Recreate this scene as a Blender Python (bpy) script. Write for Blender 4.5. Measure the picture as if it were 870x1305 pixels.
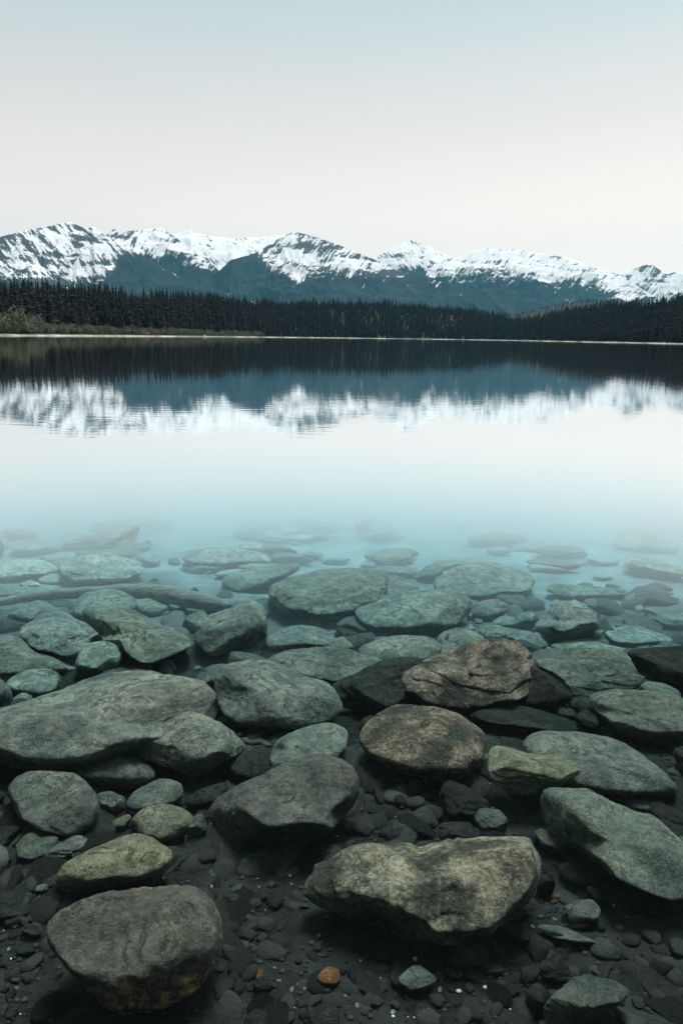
import bpy, bmesh, math
import numpy as np
from mathutils import Matrix, Vector

for o in list(bpy.data.objects):
    bpy.data.objects.remove(o, do_unlink=True)
SC = bpy.context.scene
COL = SC.collection
rng = np.random.default_rng(7)

# ------------------------------------------------------------------ camera
FPX, CX, CY = 870.0, 435.0, 652.5          # focal length and centre in photograph pixels
CAMZ = 1.5
PITCH = math.atan((CY - 429.5) / FPX)
ROLL = math.radians(0.85)
F = np.array([0, math.cos(PITCH), -math.sin(PITCH)])
U0 = np.array([0, math.sin(PITCH), math.cos(PITCH)])
R0 = np.array([1.0, 0, 0])
UP = U0 * math.cos(ROLL) - R0 * math.sin(ROLL)
RT = R0 * math.cos(ROLL) + U0 * math.sin(ROLL)
CAM = np.array([0, 0, CAMZ])
cd = bpy.data.cameras.new('camera')
cd.sensor_fit = 'VERTICAL'
cd.sensor_height = 36.0
cd.lens = 24.0
cd.clip_start = 0.05
cd.clip_end = 60000
cam = bpy.data.objects.new('camera', cd)
COL.objects.link(cam)
M = Matrix.Identity(4)
for i in range(3):
    M[i][0] = RT[i]; M[i][1] = UP[i]; M[i][2] = -F[i]; M[i][3] = CAM[i]
cam.matrix_world = M
SC.camera = cam

# ------------------------------------------------------------------ sky
SUN_EL, SUN_AZ = math.radians(73), math.radians(20)      # azimuth clockwise from +Y
w = bpy.data.worlds.new('World')
SC.world = w
w.use_nodes = True
nt = w.node_tree
nt.nodes.clear()
out = nt.nodes.new('ShaderNodeOutputWorld')
bg = nt.nodes.new('ShaderNodeBackground')
bg.inputs['Strength'].default_value = 0.1
sky = nt.nodes.new('ShaderNodeTexSky')
sky.sky_type = 'NISHITA'
sky.sun_disc = False
sky.sun_elevation = SUN_EL
sky.sun_rotation = SUN_AZ
sky.air_density = 1.0
sky.dust_density = 3.0
tc = nt.nodes.new('ShaderNodeTexCoord')
sep = nt.nodes.new('ShaderNodeSeparateXYZ')
nt.links.new(tc.outputs['Generated'], sep.inputs[0])
ramp = nt.nodes.new('ShaderNodeValToRGB')
ramp.color_ramp.interpolation = 'EASE'
els = ramp.color_ramp.elements
els[0].position = 0.0; els[0].color = (1.08, 0.91, 0.785, 1)
els[1].position = 1.0; els[1].color = (0.33, 0.41, 0.43, 1)
for p_, c_ in ((0.15, (0.99, 0.845, 0.74, 1)), (0.27, (0.72, 0.67, 0.625, 1)), (0.39, (0.48, 0.555, 0.55, 1))):
    e = els.new(p_); e.color = c_
ramp.color_ramp.interpolation = 'LINEAR'
nt.links.new(sep.outputs['Z'], ramp.inputs[0])
mx = nt.nodes.new('ShaderNodeMath'); mx.operation = 'MULTIPLY_ADD'      # paler towards the right
nt.links.new(sep.outputs['X'], mx.inputs[0]); mx.inputs[1].default_value = 2.4; mx.inputs[2].default_value = 13.6
mul = nt.nodes.new('ShaderNodeVectorMath'); mul.operation = 'SCALE'
nt.links.new(ramp.outputs[0], mul.inputs[0]); nt.links.new(mx.outputs[0], mul.inputs['Scale'])
mix = nt.nodes.new('ShaderNodeMix'); mix.data_type = 'RGBA'
mix.inputs[0].default_value = 0.92                                      # thin even cloud veil over the clear sky
nt.links.new(sky.outputs[0], mix.inputs[6]); nt.links.new(mul.outputs[0], mix.inputs[7])
nt.links.new(mix.outputs[2], bg.inputs['Color'])
nt.links.new(bg.outputs[0], out.inputs['Surface'])

sd = bpy.data.lights.new('sun', 'SUN')
sd.energy = 5.0
sd.angle = math.radians(20)
sd.color = (1.0, 0.97, 0.93)
sun = bpy.data.objects.new('sun', sd)
COL.objects.link(sun)
sdir = Vector((math.sin(SUN_AZ) * math.cos(SUN_EL), math.cos(SUN_AZ) * math.cos(SUN_EL), math.sin(SUN_EL)))
sun.rotation_euler = sdir.to_track_quat('Z', 'Y').to_euler()

SC.view_settings.view_transform = 'Standard'
SC.view_settings.look = 'None'
SC.view_settings.exposure = 0.0
SC.view_settings.gamma = 1.0
SC.cycles.use_denoising = True
SC.cycles.denoiser = 'OPENIMAGEDENOISE'
SC.cycles.max_bounces = 14
SC.cycles.volume_bounces = 10
SC.cycles.transparent_max_bounces = 16
SC.cycles.use_adaptive_sampling = False
SC.cycles.sample_clamp_indirect = 6.0

# ------------------------------------------------------------------ helpers
def ray(x, y):
    x = np.asarray(x, float); y = np.asarray(y, float)
    return F + ((x - CX) / FPX)[..., None] * RT + ((CY - y) / FPX)[..., None] * UP

def project(P):
    d = P - CAM
    z = d @ F
    return np.stack([CX + FPX * (d @ RT) / z, CY - FPX * (d @ UP) / z], -1), z

def az_of(x, y=430.0):
    d = ray(np.asarray(x, float), np.full(np.shape(x), y))
    return np.arctan2(d[..., 0], d[..., 1])

def _hash(ix, iy, iz):
    h = (ix * 374761393 + iy * 668265263 + iz * 2147483647 * 3 + 1013) & 0xFFFFFFFF
    h = ((h ^ (h >> 13)) * 1274126177) & 0xFFFFFFFF
    h = ((h ^ (h >> 16)) * 2246822519) & 0xFFFFFFFF
    return ((h ^ (h >> 15)) & 0xFFFFFF) / float(0xFFFFFF)

def vnoise(P):
    P = np.asarray(P, float)
    i = np.floor(P).astype(np.int64)
    f = P - i
    f = f * f * f * (f * (f * 6 - 15) + 10)
    r = 0
    for a in (0, 1):
        for b in (0, 1):
            for c in (0, 1):
                wgt = (f[:, 0] if a else 1 - f[:, 0]) * (f[:, 1] if b else 1 - f[:, 1]) * (f[:, 2] if c else 1 - f[:, 2])
                r = r + wgt * _hash(i[:, 0] + a, i[:, 1] + b, i[:, 2] + c)
    return r * 2 - 1

def fbm(P, oct=4, gain=0.5, lac=2.03):
    a, s, r = 1.0, 0.0, 0
    P = np.asarray(P, float)
    for k in range(oct):
        r = r + a * vnoise(P + 17.3 * k); s += a; a *= gain; P = P * lac
    return r / s

def ridged(P, oct=4, gain=0.5, lac=2.07):
    a, s, r = 1.0, 0.0, 0
    P = np.asarray(P, float)
    for k in range(oct):
        r = r + a * (1 - np.abs(vnoise(P + 9.1 * k))) ** 2; s += a; a *= gain; P = P * lac
    return r / s

def sstep(a, b, x):
    t = np.clip((x - a) / (b - a), 0, 1)
    return t * t * (3 - 2 * t)

def mesh_np(name, V, T, smooth=True):
    V = np.ascontiguousarray(V, np.float32); T = np.ascontiguousarray(T, np.int32)
    me = bpy.data.meshes.new(name)
    n = T.shape[1]
    me.vertices.add(len(V)); me.vertices.foreach_set('co', V.ravel())
    me.loops.add(T.size); me.loops.foreach_set('vertex_index', T.ravel())
    me.polygons.add(len(T))
    me.polygons.foreach_set('loop_start', np.arange(0, T.size, n, dtype=np.int32))
    me.polygons.foreach_set('use_smooth', np.full(len(T), smooth))
    me.update(calc_edges=True)
    me.validate()
    return me

def grid_faces(ni, nj, wrap=False):
    i = np.arange(ni if wrap else ni - 1)[:, None]; j = np.arange(nj - 1)[None, :]
    i2 = (i + 1) % ni
    q = np.stack([i * nj + j + 0 * i2, i2 * nj + j, i2 * nj + j + 1, i * nj + j + 1 + 0 * i2], -1)
    return q.reshape(-1, 4)

def link(name, me, mat=None, parent=None):
    o = bpy.data.objects.new(name, me)
    if me is not None and mat is not None and not me.materials:
        me.materials.append(mat)
    COL.objects.link(o)
    if parent is not None:
        o.parent = parent
    return o

def tag(o, label=None, cat=None, group=None, kind=None):
    if label: o['label'] = label
    if cat: o['category'] = cat
    if group: o['group'] = group
    if kind: o['kind'] = kind
    return o

def fattr(me, name, val):
    a = me.attributes.new(name, 'FLOAT', 'POINT')
    a.data.foreach_set('value', np.ascontiguousarray(val, np.float32))

_ico = {}
def ico(n):
    if n not in _ico:
        bm = bmesh.new()
        bmesh.ops.create_icosphere(bm, subdivisions=n, radius=1.0)
        V = np.array([v.co[:] for v in bm.verts]); bm.verts.index_update()
        T = np.array([[v.index for v in f.verts] for f in bm.faces])
        bm.free()
        _ico[n] = (V / np.linalg.norm(V, axis=1)[:, None], T)
    return _ico[n]

# ------------------------------------------------------------------ material helpers
class NB:
    def __init__(s, name):
        s.m = bpy.data.materials.new(name); s.m.use_nodes = True
        s.t = s.m.node_tree; s.t.nodes.clear()
        s.out = s.t.nodes.new('ShaderNodeOutputMaterial')
    def n(s, kind, **kw):
        x = s.t.nodes.new('ShaderNode' + kind)
        for k, v in kw.items():
            if hasattr(x, k) and k not in x.inputs.keys():
                setattr(x, k, v)
            else:
                x.inputs[k].default_value = v
        return x
    def l(s, a, b): s.t.links.new(a, b)
    def math(s, op, a, b=None, c=None, clamp=False):
        x = s.t.nodes.new('ShaderNodeMath'); x.operation = op; x.use_clamp = clamp
        for i, v in enumerate((a, b, c)):
            if v is None: continue
            if isinstance(v, (int, float)): x.inputs[i].default_value = v
            else: s.l(v, x.inputs[i])
        return x.outputs[0]
    def mix(s, fac, a, b, blend='MIX'):
        x = s.t.nodes.new('ShaderNodeMix'); x.data_type = 'RGBA'; x.blend_type = blend
        for i, v in ((0, fac), (6, a), (7, b)):
            if isinstance(v, (int, float)): x.inputs[i].default_value = v
            elif isinstance(v, tuple): x.inputs[i].default_value = (*v, 1)
            else: s.l(v, x.inputs[i])
        return x.outputs[2]
    def ramp(s, fac, stops, interp='LINEAR'):
        x = s.t.nodes.new('ShaderNodeValToRGB'); r = x.color_ramp; r.interpolation = interp
        while len(r.elements) > 2: r.elements.remove(r.elements[-1])
        for i, (p, c) in enumerate(stops):
            e = r.elements[i] if i < 2 else r.elements.new(p)
            e.position = p
            e.color = (*c, 1) if isinstance(c, tuple) else (c, c, c, 1)
        s.l(fac, x.inputs[0]); return x.outputs[0]
    def noise(s, co, scale, detail=6, rough=0.6, dist=0.0):
        x = s.t.nodes.new('ShaderNodeTexNoise')
        x.inputs['Scale'].default_value = scale; x.inputs['Detail'].default_value = detail
        x.inputs['Roughness'].default_value = rough; x.inputs['Distortion'].default_value = dist
        s.l(co, x.inputs['Vector']); return x.outputs['Fac']
    def vor(s, co, scale, feat='F1', outp='Distance'):
        x = s.t.nodes.new('ShaderNodeTexVoronoi'); x.feature = feat
        x.inputs['Scale'].default_value = scale
        s.l(co, x.inputs['Vector']); return x.outputs[outp]
    def scale(s, co, v):
        x = s.t.nodes.new('ShaderNodeMapping'); x.inputs['Scale'].default_value = v
        s.l(co, x.inputs['Vector']); return x.outputs[0]
    def bump(s, h, strength, dist, normal=None):
        x = s.t.nodes.new('ShaderNodeBump'); x.inputs['Strength'].default_value = strength
        x.inputs['Distance'].default_value = dist; s.l(h, x.inputs['Height'])
        if normal is not None: s.l(normal, x.inputs['Normal'])
        return x.outputs[0]
    def principled(s, col, rough=0.8, normal=None, spec=0.3):
        x = s.t.nodes.new('ShaderNodeBsdfPrincipled')
        if isinstance(col, tuple): x.inputs['Base Color'].default_value = (*col, 1)
        else: s.l(col, x.inputs['Base Color'])
        if isinstance(rough, (int, float)): x.inputs['Roughness'].default_value = rough
        else: s.l(rough, x.inputs['Roughness'])
        x.inputs['Specular IOR Level'].default_value = spec
        if normal is not None: s.l(normal, x.inputs['Normal'])
        s.l(x.outputs[0], s.out.inputs['Surface']); return x
    def attr(s, name):
        x = s.t.nodes.new('ShaderNodeAttribute'); x.attribute_name = name; return x.outputs['Fac']
    def coord(s, which='Object'):
        return s.t.nodes.new('ShaderNodeTexCoord').outputs[which]

def rock_material(name, stain=None, speck=0.5, strata=0.0, lichen=0.0):
    b = NB(name)
    co = b.coord('Object')
    info = b.n('ObjectInfo')
    off = b.t.nodes.new('ShaderNodeVectorMath'); off.operation = 'ADD'
    rnd = b.math('MULTIPLY', info.outputs['Random'], 37.0)
    b.l(co, off.inputs[0]); b.l(rnd, off.inputs[1])
    co2 = off.outputs[0]
    big = b.noise(co2, 5.0, 5, 0.6, 0.3)
    mid = b.noise(co2, 26.0, 8, 0.72)
    fine = b.noise(co2, 120.0, 6, 0.85)
    base = info.outputs['Color']
    if lichen:
        base = b.mix(b.ramp(b.noise(co2, 7.0, 4, 0.6), [(0.42, 0.0), (0.60, 1.0)]), (0.085, 0.088, 0.082), base)
    c1 = b.mix(b.ramp(big, [(0.34, 0.0), (0.66, 1.0)]), b.mix(1.0, base, (0.50, 0.54, 0.55), 'MULTIPLY'), b.mix(1.0, base, (1.28, 1.22, 1.10), 'MULTIPLY'))
    c2 = b.mix(b.ramp(mid, [(0.38, 0.0), (0.66, 1.0)]), b.mix(1.0, c1, (0.62, 0.64, 0.64), 'MULTIPLY'), b.mix(1.0, c1, (1.3, 1.27, 1.2), 'MULTIPLY'))
    sp = b.ramp(fine, [(0.36, 0.0), (0.50, 0.5), (0.66, 1.0)])
    c3 = b.mix(b.math('MULTIPLY_ADD', info.outputs['Random'], 0.5, 0.42), c2, b.mix(sp, b.mix(1.0, c2, (0.30, 0.32, 0.32), 'MULTIPLY'), b.mix(1.0, c2, (2.0, 1.97, 1.8), 'MULTIPLY')))
    # tiny pale mineral flecks
    fl = b.vor(co2, 120.0)
    flm = b.math('MULTIPLY', b.ramp(fl, [(0.10, 1.0), (0.22, 0.0)]), b.ramp(b.noise(co2, 16.0, 3), [(0.52, 0.0), (0.64, speck)]))
    c4 = b.mix(flm, c3, (0.46, 0.44, 0.38))
    # dark pits
    pit = b.ramp(b.vor(co2, 55.0), [(0.05, 1.0), (0.14, 0.0)])
    pitm = b.math('MULTIPLY', pit, b.ramp(b.noise(co2, 9.0, 2), [(0.5, 0.0), (0.62, 0.8)]))
    c4 = b.mix(pitm, c4, (0.012, 0.013, 0.013))
    if strata:
        st = b.noise(b.scale(co2, (3.0, 3.0, 16.0)), 1.6, 5, 0.6, 0.6)
        c4 = b.mix(b.ramp(st, [(0.40, strata), (0.55, 0.0)]), c4, b.mix(1.0, c4, (0.45, 0.46, 0.47), 'MULTIPLY'))
    if lichen:
        ln = b.math('MULTIPLY_ADD', b.noise(co2, 60.0, 8, 0.8), 0.6, b.math('MULTIPLY', b.noise(co2, 7.0, 3, 0.6), 0.4))
        c4 = b.mix(b.ramp(ln, [(0.50, 0.0), (0.62, lichen)]), c4, b.mix(1.0, info.outputs['Color'], (3.2, 3.1, 2.9), 'MULTIPLY'))
    if stain is not None:
        col, lo, hi = stain
        sx = b.n('SeparateXYZ'); b.l(co, sx.inputs[0])
        hgt = b.math('ADD', sx.outputs['Z'], b.math('MULTIPLY', b.math('SUBTRACT', b.noise(co2, 14.0, 5, 0.7), 0.5), 0.10))
        msk = b.math('MULTIPLY', b.ramp(hgt, [(0.0, 1.0), (1.0, 0.0)]) if False else b.math('SUBTRACT', 1.0, b.math('DIVIDE', b.math('SUBTRACT', hgt, lo), hi - lo, clamp=True), clamp=True),
                     b.ramp(b.noise(co2, 34.0, 6, 0.75), [(0.48, 0.0), (0.56, 1.0)]))
        c4 = b.mix(msk, c4, col)
    h = b.math('ADD', b.math('MULTIPLY', mid, 0.55), b.math('MULTIPLY', fine, 0.22))
    h = b.math('SUBTRACT', h, b.math('MULTIPLY', pitm, 0.35))
    crack = b.math('ABSOLUTE', b.math('SUBTRACT', b.noise(b.scale(co2, (1, 1, 2.2)), 4.5, 8, 0.7, 0.8), 0.5))
    crm = b.math('MULTIPLY', b.ramp(crack, [(0.0, 1.0), (0.018, 0.0)]), b.ramp(b.noise(co2, 5.0, 2), [(0.48, 0.0), (0.6, 1.0)]))
    h = b.math('SUBTRACT', h, b.math('MULTIPLY', crm, 0.2))
    c4 = b.mix(b.math('MULTIPLY', crm, 0.3), c4, (0.012, 0.013, 0.013))
    if strata:
        h = b.math('ADD', h, b.math('MULTIPLY', st, 0.7 * strata))
    nrm = b.bump(h, 1.0, 0.055)
    b.principled(c4, 0.72, nrm, 0.06)
    return b.m

MAT = {}
MAT['rock'] = rock_material('rock_grey', speck=0.45)
MAT['strata'] = rock_material('rock_layered', speck=0.4, strata=0.5)
MAT['brown'] = rock_material('rock_brown', speck=0.9, strata=0.5, lichen=0.6)
MAT['stain'] = rock_material('rock_orange_stained', stain=((0.95, 0.52, 0.22), -0.03, 0.06), speck=0.6)
MAT['lichen'] = rock_material('rock_pale_speckled', speck=0.9, lichen=0.55)

# ------------------------------------------------------------------ ground: lake bed, shores, wooded hills in one sheet
SX = np.array([-1500, -500, -200, 0, 100, 200, 300, 435, 560, 640, 700, 760, 870, 1100, 1500, 3000])
SD = np.array([140, 190, 270, 330, 400, 500, 680, 1000, 1200, 1150, 950, 780, 620, 430, 300, 200.0])
TX = np.array([-500, -200, 0, 50, 100, 150, 200, 250, 300, 350, 420, 480, 560, 610, 640, 655, 680, 720, 760, 800, 870, 1100])
TY = np.array([345, 348, 352, 358, 361, 367, 372, 375, 377.5, 380.5, 382, 381, 387, 394, 400, 404, 401, 393, 388, 383, 374, 362.0])
SAZ = az_of(SX); TAZ = az_of(TX)
T_EL = np.arctan2(ray(TX, TY)[:, 2], np.hypot(ray(TX, TY)[:, 0], ray(TX, TY)[:, 1]))

def shore_d(az):
    az = np.asarray(az, float)
    n = vnoise(np.stack([az * 30, 0 * az, 0 * az], -1).reshape(-1, 3)).reshape(az.shape)
    return np.interp(az, SAZ, SD) * (1 + 0.012 * n)

def ridge_w(az):
    return np.interp(az, TAZ, np.interp(TX, [0, 300, 480, 640, 660, 870], [130, 260, 380, 420, 420, 330.0]))

TREE_H = 12.5
BY = np.array([-4, -1.0, -0.6, 0.0, 1.0, 2.0, 3.0, 4.0, 5.5, 8.0, 11.0, 14.0, 20.0, 32.0, 60.0])
BZ = np.array([2.4, 0.25, 0.0, -0.17, -0.33, -0.42, -0.48, -0.56, -0.70, -0.92, -1.2, -1.7, -3.6, -9.0, -12.0])

def ground_z(x, y):
    x = np.asarray(x, float); y = np.asarray(y, float)
    r = np.hypot(x, y); az = np.arctan2(x, y)
    sdn = shore_d(az)
    s = r - sdn
    bed = np.interp(y, BY, BZ)
    P = np.stack([x, y, 0 * x], -1).reshape(-1, 3)
    near = np.clip(1 - r / 40, 0, 1)
    if near.max() > 0:
        n = (0.035 * fbm(P * 1.1, 3) + 0.013 * fbm(P * 6, 3)).reshape(x.shape)
        rip = 0.010 * np.sin(y * 9 + 2.5 * fbm(P * 0.9, 2).reshape(x.shape) * 3) * sstep(4, 7, y)
        bed = bed + (n + rip) * near
    bank = np.where(y < -1, np.clip(0.25 + (-1 - y) * 0.62, 0, 60), -99)      # unseen bank behind the viewer, raised to block sky light
    bed = np.maximum(bed, bank)
    lake = np.maximum(bed, np.where(r > 40, -12, -99)) if False else bed
    shelf = -np.clip(-s, 0, 120) * 0.10
    z = np.maximum(lake, shelf)
    # land beyond the shore
    wd = ridge_w(az)
    rr = sdn + wd
    ztop = 1.5 + rr * np.tan(np.interp(az, TAZ, T_EL)) - 18.0
    beach = np.where(s < 14, 1.0 * np.clip(s / 14, 0, 1), 1.0 + (s - 14) * 0.01)
    t = np.clip((s - 14) / (wd - 14), 0, 1)
    rise = beach + np.maximum(ztop - 1.5, 2) * (0.45 * t + 0.55 * t * t * (3 - 2 * t))
    und = (2.0 * fbm(P / 70.0, 3)).reshape(x.shape) * sstep(20, 120, s)
    land = rise + und
    after = np.clip((s - wd) / 400, 0, 1)
    land = land * (1 - after) + after * np.minimum(land, 12 + 0 * land)
    return np.where(s > 0, np.maximum(land, np.where(bank > -50, bank, -99)), z)

def build_ground():
    a_front = np.radians(np.concatenate([np.linspace(-34, 34, 300), np.linspace(36, 180, 60)[:-1], np.linspace(-180, -36, 60)]))
    a = np.sort(np.unique(np.round(a_front, 6)))
    near = np.concatenate([np.geomspace(0.25, 1.0, 14)[:-1], np.geomspace(1.0, 14.0, 190)[:-1], np.geomspace(14, 90, 30)])
    off = np.concatenate([[-9, -5, -2, -0.5, 0.2, 1, 2, 3.5, 5, 6.5, 8, 9.5, 11, 12.5, 14, 16, 19, 23, 28], np.geomspace(34, 900, 48)])
    tail = np.geomspace(1.12, 1.0, 2)
    sda = shore_d(a)
    cols = []
    for q_ in sda:
        mid_ = np.linspace(90, q_ - 9, 14)[1:-1]
        cols.append(np.concatenate([near, mid_, q_ + off, np.geomspace(q_ + 1000, 15000, 12)]))
    Rr = np.array(cols); rr = Rr[0]
    A = a[:, None] + 0 * Rr
    X = Rr * np.sin(A); Y = Rr * np.cos(A)
    Z = ground_z(X, Y)
    V = np.stack([X, Y, Z], -1).reshape(-1, 3)
    Q = grid_faces(len(a), len(rr), wrap=True)
    c = len(V)
    V = np.vstack([V, [[0, 0, float(ground_z(np.array([0.0]), np.array([0.0]))[0])]]])
    me = mesh_np('ground', V, Q)
    s = (Rr - shore_d(A)).reshape(-1)
    fattr(me, 'inland', np.append(s, -100.0))
    b = NB('lake_bed_and_shore')
    co = b.coord('Object')
    sx = b.n('SeparateXYZ'); b.l(co, sx.inputs[0])
    g1 = b.noise(co, 30.0, 8, 0.75); g2 = b.noise(co, 160.0, 4, 0.8); g3 = b.noise(co, 2.2, 5, 0.6)
    dark = b.mix(b.ramp(g1, [(0.35, 0.0), (0.7, 1.0)]), (0.003, 0.0034, 0.0032), (0.018, 0.020, 0.018))
    dark = b.mix(b.ramp(g2, [(0.35, 0.0), (0.65, 0.8)]), dark, b.mix(1.0, dark, (1.9, 1.9, 1.8), 'MULTIPLY'))
    peb = b.vor(co, 42.0, 'F1', 'Color'); pd = b.vor(co, 42.0)
    dark = b.mix(b.ramp(pd, [(0.30, 0.55), (0.5, 0.0)]), dark, b.mix(1.0, b.mix(0.8, peb, (0.5, 0.5, 0.48)), (0.04, 0.044, 0.04), 'MULTIPLY'))
    sandy = b.mix(b.ramp(g2, [(0.3, 0.0), (0.7, 1.0)]), (0.014, 0.016, 0.015), (0.050, 0.055, 0.050))
    dark = b.mix(b.ramp(b.noise(co, 1.3, 4, 0.6), [(0.50, 0.0), (0.60, 0.85)]), dark, sandy)
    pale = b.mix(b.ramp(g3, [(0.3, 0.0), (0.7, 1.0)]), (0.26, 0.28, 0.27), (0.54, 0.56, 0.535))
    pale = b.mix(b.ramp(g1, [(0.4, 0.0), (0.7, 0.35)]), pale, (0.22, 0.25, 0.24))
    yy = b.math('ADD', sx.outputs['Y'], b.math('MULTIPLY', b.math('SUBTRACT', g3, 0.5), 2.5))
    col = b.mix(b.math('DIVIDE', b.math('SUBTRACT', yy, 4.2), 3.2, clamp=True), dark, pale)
    inl = b.attr('inland')
    bn = b.noise(co, 0.35, 6, 0.7)
    beach = b.mix(b.ramp(bn, [(0.35, 0.0), (0.65, 1.0)]), (0.20, 0.20, 0.17), (0.66, 0.65, 0.59))
    beach = b.mix(b.ramp(b.noise(co, 0.022, 5, 0.7), [(0.42, 0.85), (0.60, 0.0)]), beach, (0.10, 0.105, 0.085))
    floor = b.mix(b.ramp(b.noise(co, 0.08, 5), [(0.35, 0.0), (0.65, 1.0)]), (0.022, 0.026, 0.02), (0.05, 0.055, 0.04))
    inl2 = b.math('ADD', inl, b.math('MULTIPLY', b.math('SUBTRACT', b.noise(co, 0.06, 3), 0.5), 5.0))
    land = b.mix(b.math('DIVIDE', b.math('SUBTRACT', inl2, 6.5), 4.0, clamp=True), beach, floor)
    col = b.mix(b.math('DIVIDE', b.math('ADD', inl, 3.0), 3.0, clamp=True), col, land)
    back = b.math('DIVIDE', b.math('SUBTRACT', -0.9, sx.outputs['Y']), 0.6, clamp=True)
    col = b.mix(b.math('MULTIPLY', back, b.math('LESS_THAN', inl, -20.0)), col, floor)
    h = b.math('ADD', b.math('MULTIPLY', g1, 0.6), b.math('MULTIPLY', g2, 0.25))
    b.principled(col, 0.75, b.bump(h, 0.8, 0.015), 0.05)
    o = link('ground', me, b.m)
    tag(o, kind='structure')

build_ground()

# ------------------------------------------------------------------ mountains
def mountain_material(name, forest=(0.010, 0.019, 0.024)):
    b = NB(name)
    co = b.coord('Object')
    s = b.attr('snow')
    n = b.noise(b.scale(co, (1, 0.5, 1)), 0.02, 6, 0.7)
    cv = b.n('CombineXYZ'); b.l(b.math('MULTIPLY', b.attr('across'), 1 / 34.0), cv.inputs[0]); b.l(b.math('MULTIPLY', b.attr('down'), 1 / 170.0), cv.inputs[1])
    sk = b.noise(cv.outputs[0], 1.0, 7, 0.68)
    n2 = b.noise(co, 0.055, 4, 0.7)
    v = b.math('ADD', s, b.math('ADD', b.math('ADD', b.math('MULTIPLY', b.math('SUBTRACT', sk, 0.5), 3.4), b.math('MULTIPLY', b.math('SUBTRACT', n, 0.5), 0.7)), b.math('MULTIPLY', b.math('SUBTRACT', n2, 0.5), 1.1)))
    m = b.ramp(v, [(0.44, 0.0), (0.58, 1.0)])
    rock = b.mix(n2, (0.030, 0.036, 0.040), (0.085, 0.092, 0.098))
    fr = b.mix(n, forest, (forest[0] * 2.0, forest[1] * 2.0, forest[2] * 1.9))
    alt = b.attr('rocky')
    dark = b.mix(alt, fr, rock)
    col = b.mix(m, dark, (0.72, 0.73, 0.74))
    b.principled(col, 0.85, b.bump(n, 0.6, 14.0), 0.1)
    return b.m

MATM = mountain_material('snowy_mountainside')

MTN = [
 # label, distance, crest, snow edge, whiteness, slope deg, base y
 ('broad snow-streaked mountain at the far left', 6000,
  [(-260,330),(-160,322),(-80,314),(-40,309),(0,302),(20,296.5),(45,291.5),(70,286.5),(90,283),(97,286),(106,290),(113,291),(118,288.5),(124,292),(135,300),(150,308),(165,317),(180,326),(200,337),(230,352),(265,366),(310,380),(350,392)],
  [(-260,360),(0,360),(60,366),(85,368),(100,361),(130,358),(142,352),(152,328),(165,324),(180,327),(200,338),(240,355),(350,392)], -0.08, 0.62),
 ('snowy mountain with a sharp ridge, second from the left', 7600,
  [(100,330),(130,305),(143,293),(147,291),(152,299),(157,296),(170,294),(185,292.5),(197,291.5),(205,290),(212,295),(225,303),(240,315),(252,325),(262,332),(272,338),(285,350),(300,360),(340,375),(400,392)],
  [(100,320),(150,320),(165,323),(190,326),(203,331),(215,325),(230,325.5),(245,334),(255,341),(264,346),(274,344),(285,351),(300,362),(400,392)], 0.22, 0.60),
 ('pale snowfield basin behind the middle mountains', 9800,
  [(190,310),(215,300),(228,297.5),(236,293.5),(243,292),(247,297),(256,298),(275,302),(290,303),(300,304.5),(312,303),(330,302.5),(350,301),(370,299),(400,310),(440,330)],
  [(190,360),(440,360)], 0.52, 0.45),
 ('dark shouldered mountain with snow streaks in the middle', 7000,
  [(150,392),(190,380),(225,368),(250,358),(268,351),(280,345),(289,336),(295,331),(310,327),(325,322.5),(338,315),(350,307),(360,301),(370,297),(380,296.5),(392,299),(405,303),(420,308),(440,315.5),(455,322),(470,328),(485,334),(500,342),(520,350),(545,356),(575,362),(610,370),(660,382),(700,395)],
  [(150,340),(250,340),(300,322),(322,321),(333,329),(338,343),(350,350),(366,353),(374,361),(386,363),(391,353),(400,348),(418,347),(428,350),(445,350),(470,354),(490,356),(510,357),(530,352),(560,356),(620,365),(700,390)], 0.08, 0.62),
 ('pointed white peak right of the centre', 9400,
  [(420,350),(450,340),(470,331),(480,326.5),(492,321),(505,315),(515,309),(520,306),(524,305),(530,308.5),(537,311),(545,313.5),(555,319),(565,324),(575,327.5),(588,330),(600,337),(612,345),(630,354),(660,368),(700,382),(740,395)],
  [(420,360),(500,350),(512,346),(525,345.5),(535,342),(550,340.5),(563,345),(575,352),(590,357),(605,357),(615,358),(640,362),(740,395)], 0.33, 0.58),
 ('broad rounded snow dome on the right', 8800,
  [(540,345),(565,332),(580,329),(592,327.5),(602,321),(612,318),(622,316.5),(635,318),(650,318),(665,319.5),(680,322),(700,325),(715,327),(730,331),(745,336),(760,341),(775,346),(788,350),(800,358),(815,367),(830,376),(860,388),(890,396)],
  [(540,352),(600,352),(612,346),(628,350),(645,351),(660,350),(675,353),(690,357),(705,360),(720,358),(740,359),(760,362),(775,370),(790,376),(800,381),(815,376),(830,382),(890,396)], 0.40, 0.58),
 ('rocky pointed peak at the far right edge', 10800,
  [(700,370),(740,362),(770,355),(785,351),(793,349.5),(800,346),(808,343),(815,339.5),(820,337.5),(826,336.5),(831,337),(836,341),(843,346),(849,350),(855,348),(861,346.5),(866,348),(872,350),(885,345),(910,340),(960,352),(1050,372)],
  [(700,395),(780,385),(870,384),(1050,392)], 0.16, 0.70),
]

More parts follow.
